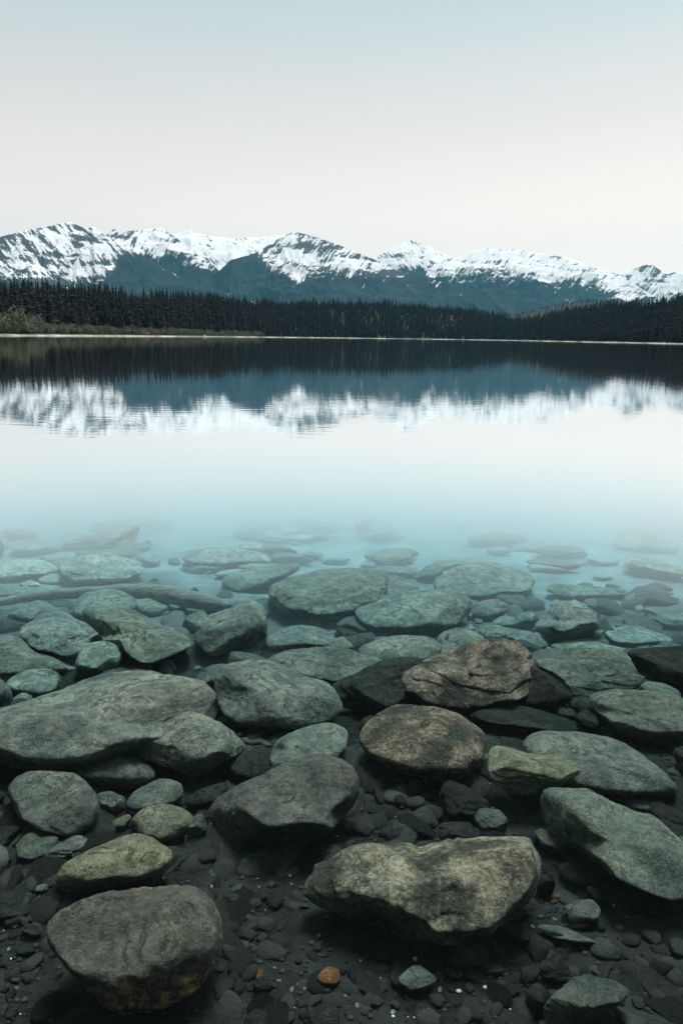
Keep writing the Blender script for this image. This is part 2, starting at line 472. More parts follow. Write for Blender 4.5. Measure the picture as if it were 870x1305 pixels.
def build_mountain(idx, label, dist, crest, edge, white, slope):
    crest = np.array(crest, float); edge = np.array(edge, float)
    nx = int((crest[-1, 0] - crest[0, 0]) * 1.1)
    px = np.linspace(crest[0, 0], crest[-1, 0], nx)
    py = np.interp(px, crest[:, 0], crest[:, 1])
    jag = fbm(np.stack([px * 0.25, 0 * px + idx * 7.7, 0 * px], -1), 4, 0.6) * 0.6
    py = py + jag
    es = np.interp(px, edge[:, 0], edge[:, 1])
    d = ray(px, py); hd = np.hypot(d[:, 0], d[:, 1]); el = d[:, 2] / hd
    az = np.arctan2(d[:, 0], d[:, 1])
    # the crest wanders in plan
    Yc = dist * (1 + 0.05 * fbm(np.stack([az * 14, 0 * az + idx, 0 * az], -1), 3))
    Hc = np.maximum(CAMZ + el * Yc, 40)
    L = np.maximum(Hc / slope, 300)
    nv = 105
    v = np.concatenate([np.linspace(0, 1, nv), 1 + np.linspace(0.03, 0.6, 12)])
    AZ = az[:, None] + 0 * v[None]
    vv = 0 * az[:, None] + v[None]
    fr = np.minimum(vv, 1)
    Rr = Yc[:, None] - (1 - vv) * L[:, None]
    lat = AZ * dist
    # gullies fall towards the valley; their lines are warped and slanted
    P = np.stack([lat / 260.0 + 0.9 * fr, fr * 1.3 + idx * 13.1, 0 * lat + idx], -1).reshape(-1, 3)
    warp = fbm(P * 0.8, 3).reshape(lat.shape)
    Pg = np.stack([lat / 230.0 + 1.6 * (1 - fr) * np.sin(lat / 900.0 + idx) + 0.7 * warp, fr * 1.1, 0 * lat + idx * 3.3], -1).reshape(-1, 3)
    Pg = np.stack([Pg[:, 0], (fr * L[:, None] / 420.0).reshape(-1), Pg[:, 2]], -1); Pg[:, 0] += 0.5 * (1 if idx % 2 else -1) * Pg[:, 1]
    gul = ridged(Pg, 3).reshape(lat.shape)
    fine = fbm(np.stack([lat / 75.0, fr * L[:, None] / 90.0, 0 * lat + idx], -1).reshape(-1, 3), 4, 0.6).reshape(lat.shape)
    spur = fbm(np.stack([lat / 1100.0, fr * 0.7, 0 * lat + idx * 5.1], -1).reshape(-1, 3), 2).reshape(lat.shape)
    amp = np.clip(1 - fr, 0, 1)
    prof = np.where(vv <= 1, fr ** 1.12, 1 - (vv - 1) * 0.9)
    Z = Hc[:, None] * prof
    bell = np.clip(amp * 4, 0, 1) * np.clip(fr * 5, 0, 1)
    Z = Z + Hc[:, None] * bell * (0.17 * (gul - 0.75) + 0.03 * fine + 0.10 * spur * np.clip(fr * (1 - fr) * 4, 0, 1))
    # never above the sight line to the crest by more than a hair
    X = Rr * np.sin(AZ); Y = Rr * np.cos(AZ)
    Z = np.where(vv < 1, np.minimum(Z, CAMZ + el[:, None] * Rr * 0.999), Z)
    Z[:, 0] = -30
    V = np.stack([X, Y, Z], -1)
    # how far above the tree line each point lies, as a height in metres along this face
    zedge = CAMZ + (Yc - 0.5 * L) * (ray(px, es)[:, 2] / np.hypot(ray(px, es)[:, 0], ray(px, es)[:, 1]))
    pj, _ = project(V.reshape(-1, 3))
    above = (es[:, None] - pj[:, 1].reshape(lat.shape)) / 16.0
    slant = (1.6 if idx in (0, 2, 4) else -1.6)
    q = fr * Hc[:, None] / slope / 95.0
    Ps = np.stack([lat / 120.0 + slant * fr * 3 + 1.2 * warp, q * 0.8, 0 * lat + 31 + idx], -1).reshape(-1, 3)
    streak = fbm(Ps, 4, 0.62).reshape(lat.shape)
    rib = ridged(np.stack([lat / 170.0 + slant * fr * 2 + warp, q * 0.45, 0 * lat + 3 + idx], -1).reshape(-1, 3), 4, 0.6).reshape(lat.shape)
    band = fbm(np.stack([lat / 300.0 + warp, Z / 24.0 + 2.0 * warp + lat / 500.0, 0 * lat + 77 + idx], -1).reshape(-1, 3), 3).reshape(lat.shape)
    snow = np.clip(above * 1.6, -1.4, 1.0) * 0.50 + white + 0.55 * streak + 0.45 * band - 0.8 * (rib - 0.52)
    if idx in (1, 3, 6): snow = snow - 0.28 * sstep(0.95, 0.99, fr) * (fr <= 1) * (0.6 + streak)
    snow = np.where(above < -0.15, np.minimum(snow, 0.25 + 0.30 * streak - 0.25 * np.clip(-above, 0, 1)), snow)
    me = mesh_np('mountain', V.reshape(-1, 3), grid_faces(len(px), len(v)))
    fattr(me, 'snow', snow.reshape(-1))
    fattr(me, 'across', (lat + slant * fr * L[:, None] * 0.42 + 60 * warp).reshape(-1)); fattr(me, 'down', (fr * L[:, None] + idx * 900).reshape(-1))
    fattr(me, 'rocky', sstep(-0.2, 0.6, above).reshape(-1))
    o = link('mountain', me, MATM)
    tag(o, label=label, kind='structure')

for i, (lb, dist, cr, ed, wh, sl) in enumerate(MTN):
    build_mountain(i, lb, dist, cr, ed, wh, sl)

# the low wooded hill in the gap
def build_far_hill():
    crest = np.array([(560,408),(600,404),(640,401.5),(655,400),(680,394),(705,388),(730,384),(760,381.5),(785,382),(815,386),(850,392),(900,400)], float)
    px = np.linspace(560, 900, 260); py = np.interp(px, crest[:, 0], crest[:, 1]) + 2.0
    d = ray(px, py); el = d[:, 2] / np.hypot(d[:, 0], d[:, 1]); az = np.arctan2(d[:, 0], d[:, 1])
    v = np.concatenate([np.linspace(0, 1, 50), [1.1, 1.3, 1.6]])
    Yc = 2900 + 0 * az
    Rr = Yc[:, None] - (1 - v[None]) * 1000
    Hc = CAMZ + el * Yc
    Z = Hc[:, None] * np.where(v <= 1, v ** 0.8, 1 - (v - 1) * 0.8)[None]
    A = az[:, None] + 0 * v[None]
    Z = Z + 4 * fbm(np.stack([A * 2900 / 60, Rr / 60, 0 * A], -1).reshape(-1, 3), 3).reshape(A.shape) * np.clip(1 - v, 0.1, 1)[None]
    Z = np.where(v[None] < 1, np.minimum(Z, CAMZ + el[:, None] * Rr), Z)
    V = np.stack([Rr * np.sin(A), Rr * np.cos(A), Z], -1)
    me = mesh_np('hill', V.reshape(-1, 3), grid_faces(len(px), len(v)))
    b = NB('wooded_hill')
    co = b.coord('Object')
    n = b.noise(co, 0.05, 6, 0.7)
    b.principled(b.mix(n, (0.016, 0.02, 0.02), (0.05, 0.058, 0.055)), 0.9, b.bump(n, 1.0, 8.0), 0.1)
    o = link('hill', me, b.m); tag(o, label='low dark wooded hill in the gap before the mountains', kind='structure')
    return px, Yc, V
hill_px, hill_Y, hill_V = build_far_hill()

# ------------------------------------------------------------------ conifers
def leaf_mat(name, c1, c2, sc):
    b = NB(name)
    info = b.n('ObjectInfo')
    g = b.n('NewGeometry')
    n = b.noise(g.outputs['Position'], sc, 4, 0.7)
    b.principled(b.mix(b.ramp(n, [(0.3, 0.0), (0.7, 1.0)]), c1, c2), 0.85, None, 0.15)
    return b.m
MAT['needle'] = leaf_mat('conifer_needles', (0.008, 0.0095, 0.008), (0.020, 0.021, 0.017), 0.12)
MAT['willow'] = leaf_mat('willow_leaves', (0.065, 0.070, 0.045), (0.19, 0.185, 0.125), 0.35)
MAT['bark'] = leaf_mat('bark', (0.03, 0.026, 0.022), (0.07, 0.06, 0.05), 1.5)

def conifer(seed, levels, per, inner=True):
    r = np.random.default_rng(seed)
    V, T = [], []
    if inner:
        n = 6
        for k in range(n):
            a = 2 * math.pi * k / n
            V.append((0.075 * math.cos(a), 0.075 * math.sin(a), 0.10))
        V.append((0, 0, 0.98))
        for k in range(n): T.append((k, (k + 1) % n, n))
    slim = 0.17 + 0.07 * r.random()
    for lv in range(levels):
        t = lv / (levels - 1)
        z = 0.10 + 0.87 * t
        rad = slim * (1 - t) ** 0.75 * (0.7 + 0.6 * r.random()) + 0.008
        ph = r.random() * 6.28
        for k in range(per):
            a = ph + 2 * math.pi * (k + 0.5 * r.random()) / per
            rr = rad * (0.6 + 0.55 * r.random())
            wdt = 0.45 * rr + 0.012
            ca, sa = math.cos(a), math.sin(a)
            dz = -0.035 - 0.25 * rr
            i = len(V)
            V += [(0, 0, z + 0.03), (rr * ca, rr * sa, z + dz), (0.55 * rr * ca - wdt * sa, 0.55 * rr * sa + wdt * ca, z + dz * 0.9), (0.55 * rr * ca + wdt * sa, 0.55 * rr * sa - wdt * ca, z + dz * 0.9)]
            T += [(i, i + 2, i + 1), (i, i + 1, i + 3)]
    return np.array(V), np.array(T)

def trunk_mesh():
    V, T = [], []
    for z, r in ((-0.03, 0.018), (0.5, 0.011), (0.95, 0.003)):
        for k in range(6):
            a = k * math.pi / 3
            V.append((r * math.cos(a), r * math.sin(a), z))
    for s in range(2):
        for k in range(6):
            T.append((s * 6 + k, s * 6 + (k + 1) % 6, s * 6 + 6 + (k + 1) % 6, s * 6 + 6 + k))
    return mesh_np('trunk', np.array(V), np.array(T))

def scatter_forest():
    """points (x, y, z, height) of the wood on the far shore"""
    pts = []
    r = np.random.default_rng(5)
    N = 60000
    px = r.uniform(-60, 930, N)
    az = az_of(px)
    u = r.random(N) ** 1.15
    s = 13 + u * (ridge_w(az) * 1.1)
    sdv = shore_d(az)
    # keep an even spacing on the ground: accept by area
    keep = r.random(N) < np.clip((sdv + s) / 900.0, 0.12, 1.0) * 0.27
    # open strip behind the beach on the left, shrubs stand there
    keep &= ~((px < 330) & (s < 30 + 8 * np.sin(px * 0.11)))
    az, s, sdv, px = az[keep], s[keep], sdv[keep], px[keep]
    rr = sdv + s
    x, y = rr * np.sin(az), rr * np.cos(az)
    z = ground_z(x, y)
    h = TREE_H * r.lognormal(0.0, 0.27, len(x)) * (0.85 + 0.3 * r.random(len(x)))
    h = np.where(s < 60, h * 0.9, h) * (1 + 0.35 * vnoise(np.stack([x / 28, y / 60, 0 * x], -1)))
    return np.stack([x, y, z, np.clip(h, 6, 22)], -1), s, px

FOR, FS, FP = scatter_forest()
dist = np.hypot(FOR[:, 0], FOR[:, 1])
size = FOR[:, 3] / dist
vis = np.where((FP > 2) & (FP < 868), 1.0, 0.0)
# the trees that show largest: the front of the wood and those on the skyline of the left stand
front = np.argsort(-(size * vis * np.where(FS < 95, 1.0, 0.55)))[:300]
isfront = np.zeros(len(FOR), bool); isfront[front] = True

TRUNK = trunk_mesh(); TRUNK.materials.append(MAT['bark'])
CROWNS = []
for k in range(5):
    V_, T_ = conifer(40 + k, 15, 8)
    me_ = mesh_np('crown', V_, T_, smooth=False); me_.materials.append(MAT['needle']); CROWNS.append(me_)
left_cut = np.median(FP[front])
for n_, i in enumerate(front):
    x, y, z, h = FOR[i]
    o = link('conifer', None)
    o.location = (x, y, z - 0.2); o.rotation_euler = (0, 0, rng.random() * 6.28)
    wd = 0.85 + 0.3 * rng.random()
    o.scale = (h * wd, h * wd, h)
    if h > 20.5: lb, gp = 'very tall dark conifer towering over its neighbours in the left shore wood', 'tallest conifers of the left shore wood'
    elif FP[i] < 60: lb, gp = 'dark conifer in the wood at the left end of the far shore', 'conifers at the left end of the far shore'
    elif FP[i] < 140: lb, gp = 'dark conifer in the near wood below the broad left mountain', 'conifers below the broad left mountain'
    elif FP[i] < 260: lb, gp = 'dark conifer in the wood behind the shrubs and pale beach', 'conifers behind the shrubs and beach'
    elif FP[i] < 600: lb, gp = 'small distant dark conifer along the middle of the far shore', 'conifers along the middle of the far shore'
    else: lb, gp = 'dark conifer in the wood at the right end of the far shore', 'conifers at the right end of the far shore'
    tag(o, lb, 'tree', gp)
    link('trunk', TRUNK, None, o)
    link('crown', CROWNS[int(rng.integers(5))], None, o)

def merged_trees(name, pts, seeds, levels, per, label):
    Vs, Ts, off = [], [], 0
    tmpl = [conifer(s, levels, per) for s in seeds]
    which = rng.integers(0, len(seeds), len(pts))
    for k, (V_, T_) in enumerate(tmpl):
        p = pts[which == k]
        if not len(p): continue
        a = rng.random(len(p)) * 6.28; wd = 0.85 + 0.35 * rng.random(len(p))
        c, s = np.cos(a), np.sin(a)
        X = (V_[None, :, 0] * c[:, None] - V_[None, :, 1] * s[:, None]) * (p[:, 3] * wd)[:, None] + p[:, 0][:, None]
        Y = (V_[None, :, 0] * s[:, None] + V_[None, :, 1] * c[:, None]) * (p[:, 3] * wd)[:, None] + p[:, 1][:, None]
        Z = V_[None, :, 2] * p[:, 3][:, None] + p[:, 2][:, None] - 0.2
        Vs.append(np.stack([X, Y, Z], -1).reshape(-1, 3))
        Ts.append((T_[None] + (np.arange(len(p)) * len(V_))[:, None, None]).reshape(-1, 3) + off)
        off += len(p) * len(V_)
    me = mesh_np(name, np.vstack(Vs), np.vstack(Ts), smooth=False)
    o = link(name, me, MAT['needle'])
    tag(o, label, 'forest', None, 'stuff')
rest = FOR[~isfront]
print('forest trees', len(rest))
merged_trees('forest', rest, (1, 2, 3, 4), 7, 4, 'dense dark conifer forest covering the far shore hills')
rb = np.random.default_rng(77)  # out-of-view trees added to keep back light off the near rock fronts
bx_ = rb.uniform(-26, 26, 170); by_ = -3.2 - 16 * rb.random(170) ** 1.2
merged_trees('forest', np.stack([bx_, by_, ground_z(bx_, by_), rb.uniform(10, 19, 170)], -1), (11, 12, 13), 10, 7, 'unseen conifer wood added behind the viewer to block sky light')
# trees on the low hill in the gap
hp = hill_V.reshape(-1, 3)
r_ = np.random.default_rng(9)
sel = r_.choice(len(hill_V), 1500); jj = np.clip((50 - r_.random(1500) ** 1.8 * 40).astype(int), 0, 49)
q = hill_V[sel, jj] + np.stack([r_.normal(0, 8, 1500), r_.normal(0, 12, 1500), np.full(1500, -1.5)], -1)
merged_trees('forest', np.hstack([q, r_.uniform(8, 14, (1500, 1))]), (5, 6), 6, 5, 'distant conifer forest on the low hill in the gap')

# ------------------------------------------------------------------ shrubs behind the left beach
def shrub_mesh(seed, n=420, tall=1.0):
    r = np.random.default_rng(seed)
    V, T = [], []
    lobes = [(r.normal(0, 0.26), r.normal(0, 0.26), r.uniform(0.25, 0.75) * tall, r.uniform(0.2, 0.34)) for _ in range(7)]
    for k in range(n):
        lx, ly, lz, lr = lobes[int(r.integers(7))]
        d = r.normal(0, 1, 3); d /= np.linalg.norm(d); rr = lr * r.random() ** 0.4
        c = np.array([lx, ly, lz]) + d * rr * np.array([1, 1, 1.25]); c[2] = max(c[2], 0.02)
        a = r.normal(0, 1, 3); a /= np.linalg.norm(a); a[2] = abs(a[2]) + 0.4
        b = np.cross(a, r.normal(0, 1, 3)); b /= np.linalg.norm(b)
        s = 0.05 + 0.04 * r.random()
        i = len(V)
        V += [tuple(c - b * s * 0.4), tuple(c + b * s * 0.4), tuple(c + a * s * 1.3)]
        T.append((i, i + 1, i + 2))
    return mesh_np('foliage', np.array(V), np.array(T), smooth=False)

def stems_mesh(seed):
    r = np.random.default_rng(seed); V, T = [], []
    for k in range(6):
        a = r.random() * 6.28; tip = np.array([0.3 * math.cos(a), 0.3 * math.sin(a), 0.7 + 0.2 * r.random()])
        i = len(V)
        for z, w_ in ((0, 0.018), (1, 0.005)):
            c = tip * z
            for q_ in range(4):
                V.append((c[0] + w_ * math.cos(q_ * 1.57), c[1] + w_ * math.sin(q_ * 1.57), c[2]))
        for q_ in range(4): T.append((i + q_, i + (q_ + 1) % 4, i + 4 + (q_ + 1) % 4, i + 4 + q_))
    return mesh_np('stems', np.array(V), np.array(T))
SHR = [shrub_mesh(60 + k) for k in range(5)]; STM = [stems_mesh(80 + k) for k in range(5)]
for m_ in SHR: m_.materials.append(MAT['willow'])
for m_ in STM: m_.materials.append(MAT['bark'])
r_ = np.random.default_rng(21)
for k in range(170):
    px = float(np.clip(-8 + 345 * (k + r_.random()) / 170, -8, 345))
    az = float(az_of(np.array(px)))
    s = 15 + 10 * r_.random()
    D = float(shore_d(az)) + s
    x, y = D * math.sin(az), D * math.cos(az)
    h = 3.0 + 2.4 * r_.random() + (3.2 if px < 45 else 0) * r_.random()
    if abs(px - 14) < 3 or abs(px - 30) < 2: h += 4
    o = link('shrub', None); o.location = (x, y, float(ground_z(np.array([x]), np.array([y]))[0]) - 0.1)
    o.rotation_euler = (0, 0, r_.random() * 6.28); w_ = h * (0.9 + 0.5 * r_.random()); o.scale = (w_, w_, h)
    if px < 45: lb, gp = 'tall olive willow shrub at the left end of the far beach', 'tall shrubs at the left end of the beach'
    elif px < 180: lb, gp = 'olive willow shrub behind the bright left part of the beach', 'shrubs behind the bright left beach'
    else: lb, gp = 'low olive shrub behind the thin pale beach further right', 'shrubs behind the thin part of the beach'
    tag(o, lb, 'shrub', gp)
    j = int(r_.integers(5))
    link('foliage', SHR[j], None, o); link('stems', STM[j], None, o)

def box(V, T, c, s, rz=0.0):
    i = len(V); ca, sa = math.cos(rz), math.sin(rz)
    for dz in (-1, 1):
        for dx, dy in ((-1, -1), (1, -1), (1, 1), (-1, 1)):
            ax, ay = dx * s[0] / 2, dy * s[1] / 2
            V.append((c[0] + ax * ca - ay * sa, c[1] + ax * sa + ay * ca, c[2] + dz * s[2] / 2))
    for f in ((0, 3, 2, 1), (4, 5, 6, 7), (0, 1, 5, 4), (1, 2, 6, 5), (2, 3, 7, 6), (3, 0, 4, 7)):
        T.append(tuple(i + k for k in f))

def plain(name, col, rough=0.7):
    b = NB(name); n = b.noise(b.coord('Object'), 3.0, 6, 0.7)
    b.principled(b.mix(n, tuple(0.7 * c for c in col), col), rough, None, 0.3); return b.m

def far_spot(px, s):
    az = float(az_of(np.array(float(px)))); D = float(shore_d(az)) + s
    x, y = D * math.sin(az), D * math.cos(az)
    return x, y, float(ground_z(np.array([x]), np.array([y]))[0]), az

x, y, z, az = far_spot(185, 13)
t = link('landing_stage', None); t.location = (x, y, z); t.rotation_euler = (0, 0, -az)
tag(t, 'pale flat-topped wooden landing stage on short legs on the far beach', 'landing stage')
V_, T_ = [], []; box(V_, T_, (0, 0, 1.15), (6.4, 1.8, 0.28)); MAT['palewood'] = plain('weathered_wood', (0.62, 0.40, 0.58))
link('deck', mesh_np('deck', np.array(V_), np.array(T_), False), MAT['palewood'], t)
V_, T_ = [], []; box(V_, T_, (0, 0, 0.5), (0.35, 0.35, 1.02)); lg = mesh_np('leg', np.array(V_), np.array(T_), False); lg.materials.append(MAT['palewood'])
for lx in (-1.7, 1.7):
    for ly in (-0.6, 0.6):
        o = link('leg', lg, None, t); o.location = (lx, ly, 0)

x, y, z, az = far_spot(261, 10)
t = link('rowing_boat', None); t.location = (x, y, z + 0.1); t.rotation_euler = (0, 0, -az + 0.9)
tag(t, 'tiny white and reddish boat pulled up on the far beach', 'boat')
def hull(L, W, H, z0):
    V, T = [], []; n = 9
    for i in range(n):
        u = -1 + 2 * i / (n - 1); wv = W * (1 - abs(u) ** 2.5) + 0.02
        for a in np.linspace(0, math.pi, 7):
            V.append((u * L, -wv * math.cos(a), z0 + H * (1 - math.sin(a)) + 0.12 * abs(u) ** 2))
    for i in range(n - 1):
        for j in range(6): T.append((i * 7 + j, (i + 1) * 7 + j, (i + 1) * 7 + j + 1, i * 7 + j + 1))
    return mesh_np('hull', np.array(V), np.array(T))
link('hull', hull(1.7, 0.6, 0.75, 0), plain('white_paint', (0.8, 0.78, 0.76), 0.4), t)
V_, T_ = [], []
for sx_ in (-0.5, 0.5): box(V_, T_, (sx_, 0, 0.62), (0.25, 1.1, 0.06))
link('thwarts', mesh_np('thwarts', np.array(V_), np.array(T_), False), plain('red_paint', (0.55, 0.16, 0.12), 0.5), t)

# ------------------------------------------------------------------ boulders
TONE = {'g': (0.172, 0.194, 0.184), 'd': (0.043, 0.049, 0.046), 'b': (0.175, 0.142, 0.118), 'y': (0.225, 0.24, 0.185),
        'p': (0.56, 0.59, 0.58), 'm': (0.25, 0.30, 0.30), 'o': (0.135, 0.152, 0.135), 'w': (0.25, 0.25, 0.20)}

def poly_smooth(P, n=2):
    for _ in range(n):
        Q = np.roll(P, -1, 0)
        P = np.stack([0.82 * P + 0.18 * Q, 0.18 * P + 0.82 * Q], 1).reshape(-1, 2)
    return P

def poly_radius(P, c, ang):
    """largest distance from c to the outline in each direction"""
    A = P - c; B = np.roll(P, -1, 0) - c
    d = np.stack([np.cos(ang), np.sin(ang)], -1)
    out = np.zeros(len(ang))
    for a, b in zip(A, B):
        e = b - a
        den = d[:, 0] * e[1] - d[:, 1] * e[0]
        den = np.where(np.abs(den) < 1e-9, 1e-9, den)
        t = (a[0] * e[1] - a[1] * e[0]) / den
        u = (a[0] * d[:, 1] - a[1] * d[:, 0]) / den
        ok = (u >= -1e-6) & (u <= 1 + 1e-6) & (t > 0)
        out = np.where(ok, np.maximum(out, t), out)
    return out

_GX, _GY = np.meshgrid(np.arange(-9, 9, 0.04), np.arange(0, 16, 0.04), indexing='ij')
_GZ = ground_z(_GX, _GY)
def bed_at(x, y):
    i = min(max((x + 9) / 0.04, 0), _GZ.shape[0] - 2.001); j = min(max(y / 0.04, 0), _GZ.shape[1] - 2.001)
    a, b = int(i), int(j); u, v = i - a, j - b
    return float(_GZ[a, b] * (1 - u) * (1 - v) + _GZ[a + 1, b] * u * (1 - v) + _GZ[a, b + 1] * (1 - u) * v + _GZ[a + 1, b + 1] * u * v)

def rock_shape(seed, n, sharp, top=0.72, tilt=0.25):
    r = np.random.default_rng(seed)
    d, T = ico(n)
    k = {0: 9.0, 1: 26.0, 2: 60.0}[sharp]
    g = np.ones(len(d)) * {0: 0.92, 1: 0.86, 2: 0.78}[sharp] ** k
    pl = [(np.array([r.normal(0, tilt), r.normal(0, tilt) - 0.10, 1.0]), top * r.uniform(0.92, 1.08)),
          (np.array([r.normal(0, 0.3), -1.0, r.uniform(-0.65, -0.15)]), r.uniform(0.68, 0.80)),
          (np.array([r.normal(0, 0.4), -0.6, 0.85]), r.uniform(0.84, 0.95))]
    for _ in range((7, 10, 12)[sharp]):
        v = r.normal(0, 1, 3); v[2] = v[2] * 0.8
        pl.append((v, r.uniform((0.78, 0.70, 0.64)[sharp], 0.97)))
    for v, dd in pl:
        v = v / np.linalg.norm(v)
        g = g + np.maximum(d @ v / dd, 0) ** k
    return d * (g ** (-1 / k))[:, None], T

def make_rock(idx, name, label, tone, mat, sharp, lift, poly, group=None):
    poly = poly_smooth(np.array(poly, float), 1 if sharp == 2 else 2)
    mid_ = poly.mean(0)
    poly = mid_ + (poly - mid_) * (1.07 if mid_[1] > 740 else 1.0)
    lo, hi = poly.min(0), poly.max(0)
    ctr = 0.5 * (lo + hi) * 0.4 + 0.6 * poly.mean(0)
    wpx, hpx = hi - lo
    d = ray(ctr[0], ctr[1]); th = math.atan2(-d[2], math.hypot(d[0], d[1]))
    def solve(t):
        a = t * wpx / 2 / FPX; b = t * hpx / 2 / FPX
        D = min(1.0 * a, 0.80 * b / math.sin(th)); D = max(D, 0.35 * a if a < 2.2 * b else 0.3 * a)
        D = min(D, 0.93 * b / math.sin(th))
        H = math.sqrt(max(b * b - (D * math.sin(th)) ** 2, 0)) / math.cos(th)
        H = max(H, 0.3 * D)
        C = CAM + d * t
        return a, D, H, C, C[2] - 0.8 * H - bed_at(C[0], C[1]) - 0.3 * lift
    t0, t1 = 1.0, 30.0
    for _ in range(26):
        tm = 0.5 * (t0 + t1)
        if solve(tm)[4] > 0: t0 = tm
        else: t1 = tm
    a, D, H, C, _ = solve(0.5 * (t0 + t1))
    big = max(wpx, hpx)
    n = 6 if big > 108 else 5 if big > 24 else 4
    P, T = rock_shape(1000 + idx * 7, n, sharp)
    P = P * np.array([a, D, H]) + C
    # give it the outline of the boulder as seen from here, keeping its depth
    pj, z = project(P)
    off = pj - ctr
    ang = np.arctan2(off[:, 1], off[:, 0]); rho = np.hypot(off[:, 0], off[:, 1])
    NBN = 90
    bn = ((ang + math.pi) / (2 * math.pi) * NBN).astype(int) % NBN
    cur = np.zeros(NBN); np.maximum.at(cur, bn, rho)
    okb = cur > 0; cur = np.interp(np.arange(NBN), np.flatnonzero(okb), cur[okb], period=NBN)
    cen = -math.pi + (np.arange(NBN) + 0.5) * 2 * math.pi / NBN
    tgt = poly_radius(poly, ctr, cen)
    ratio = np.clip(np.where(tgt > 0, tgt / cur, 1.0), 0.3, 3.0)
    ratio = (np.roll(ratio, 1) + 2 * ratio + np.roll(ratio, -1)) / 4
    f = (ang + math.pi) / (2 * math.pi) * NBN - 0.5
    i0 = np.floor(f).astype(int); fr = f - i0
    sc = ratio[i0 % NBN] * (1 - fr) + ratio[(i0 + 1) % NBN] * fr
    npx = ctr + off * sc[:, None]
    P = CAM + z[:, None] * ray(npx[:, 0], npx[:, 1])
    L = P - C
    # weathering: dents, ledges, grain
    s = (a * D * H) ** (1 / 3); s = max(s, 0.25 * a)
    q = L / s + idx * 3.17
    dirn = L / np.maximum(np.linalg.norm(L, axis=1), 1e-6)[:, None]
    dsp = 0.06 * fbm(q * 1.6, 4, 0.55) - (0.05, 0.10, 0.12)[sharp] * np.clip(ridged(q * 1.7 + 5, 4, 0.55) - 0.62, 0, 1)
    if mat in ('strata', 'brown') or sharp == 2:
        lz = L[:, 2] / s * 5.5 + 1.1 * fbm(q * 1.2, 2) + 0.5 * L[:, 0] / s
        saw = lz - np.floor(lz)
        dsp = dsp + (0.03, 0.045, 0.075)[sharp] * (sstep(0.0, 0.25, saw) - saw) * (0.5 + 0.8 * vnoise(q * 1.1))
    if n >= 5:
        dsp = dsp + 0.030 * fbm(q * 7, 5, 0.68)
    L = L + dirn * (dsp * s)[:, None]
    me = mesh_np(name, L, T)
    o = link(name, me, MAT[mat]); o.location = C
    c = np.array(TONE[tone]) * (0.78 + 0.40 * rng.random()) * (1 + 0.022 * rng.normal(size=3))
    if tone == 'g': c = c * np.interp(ctr[1], [840, 930, 1050], [1.4, 1.2, 1.0])     # brighter farther out: light falloff towards the viewer painted into the colour
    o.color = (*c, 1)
    tag(o, label, 'boulder' if name == 'boulder' else 'stone', group)
    return o

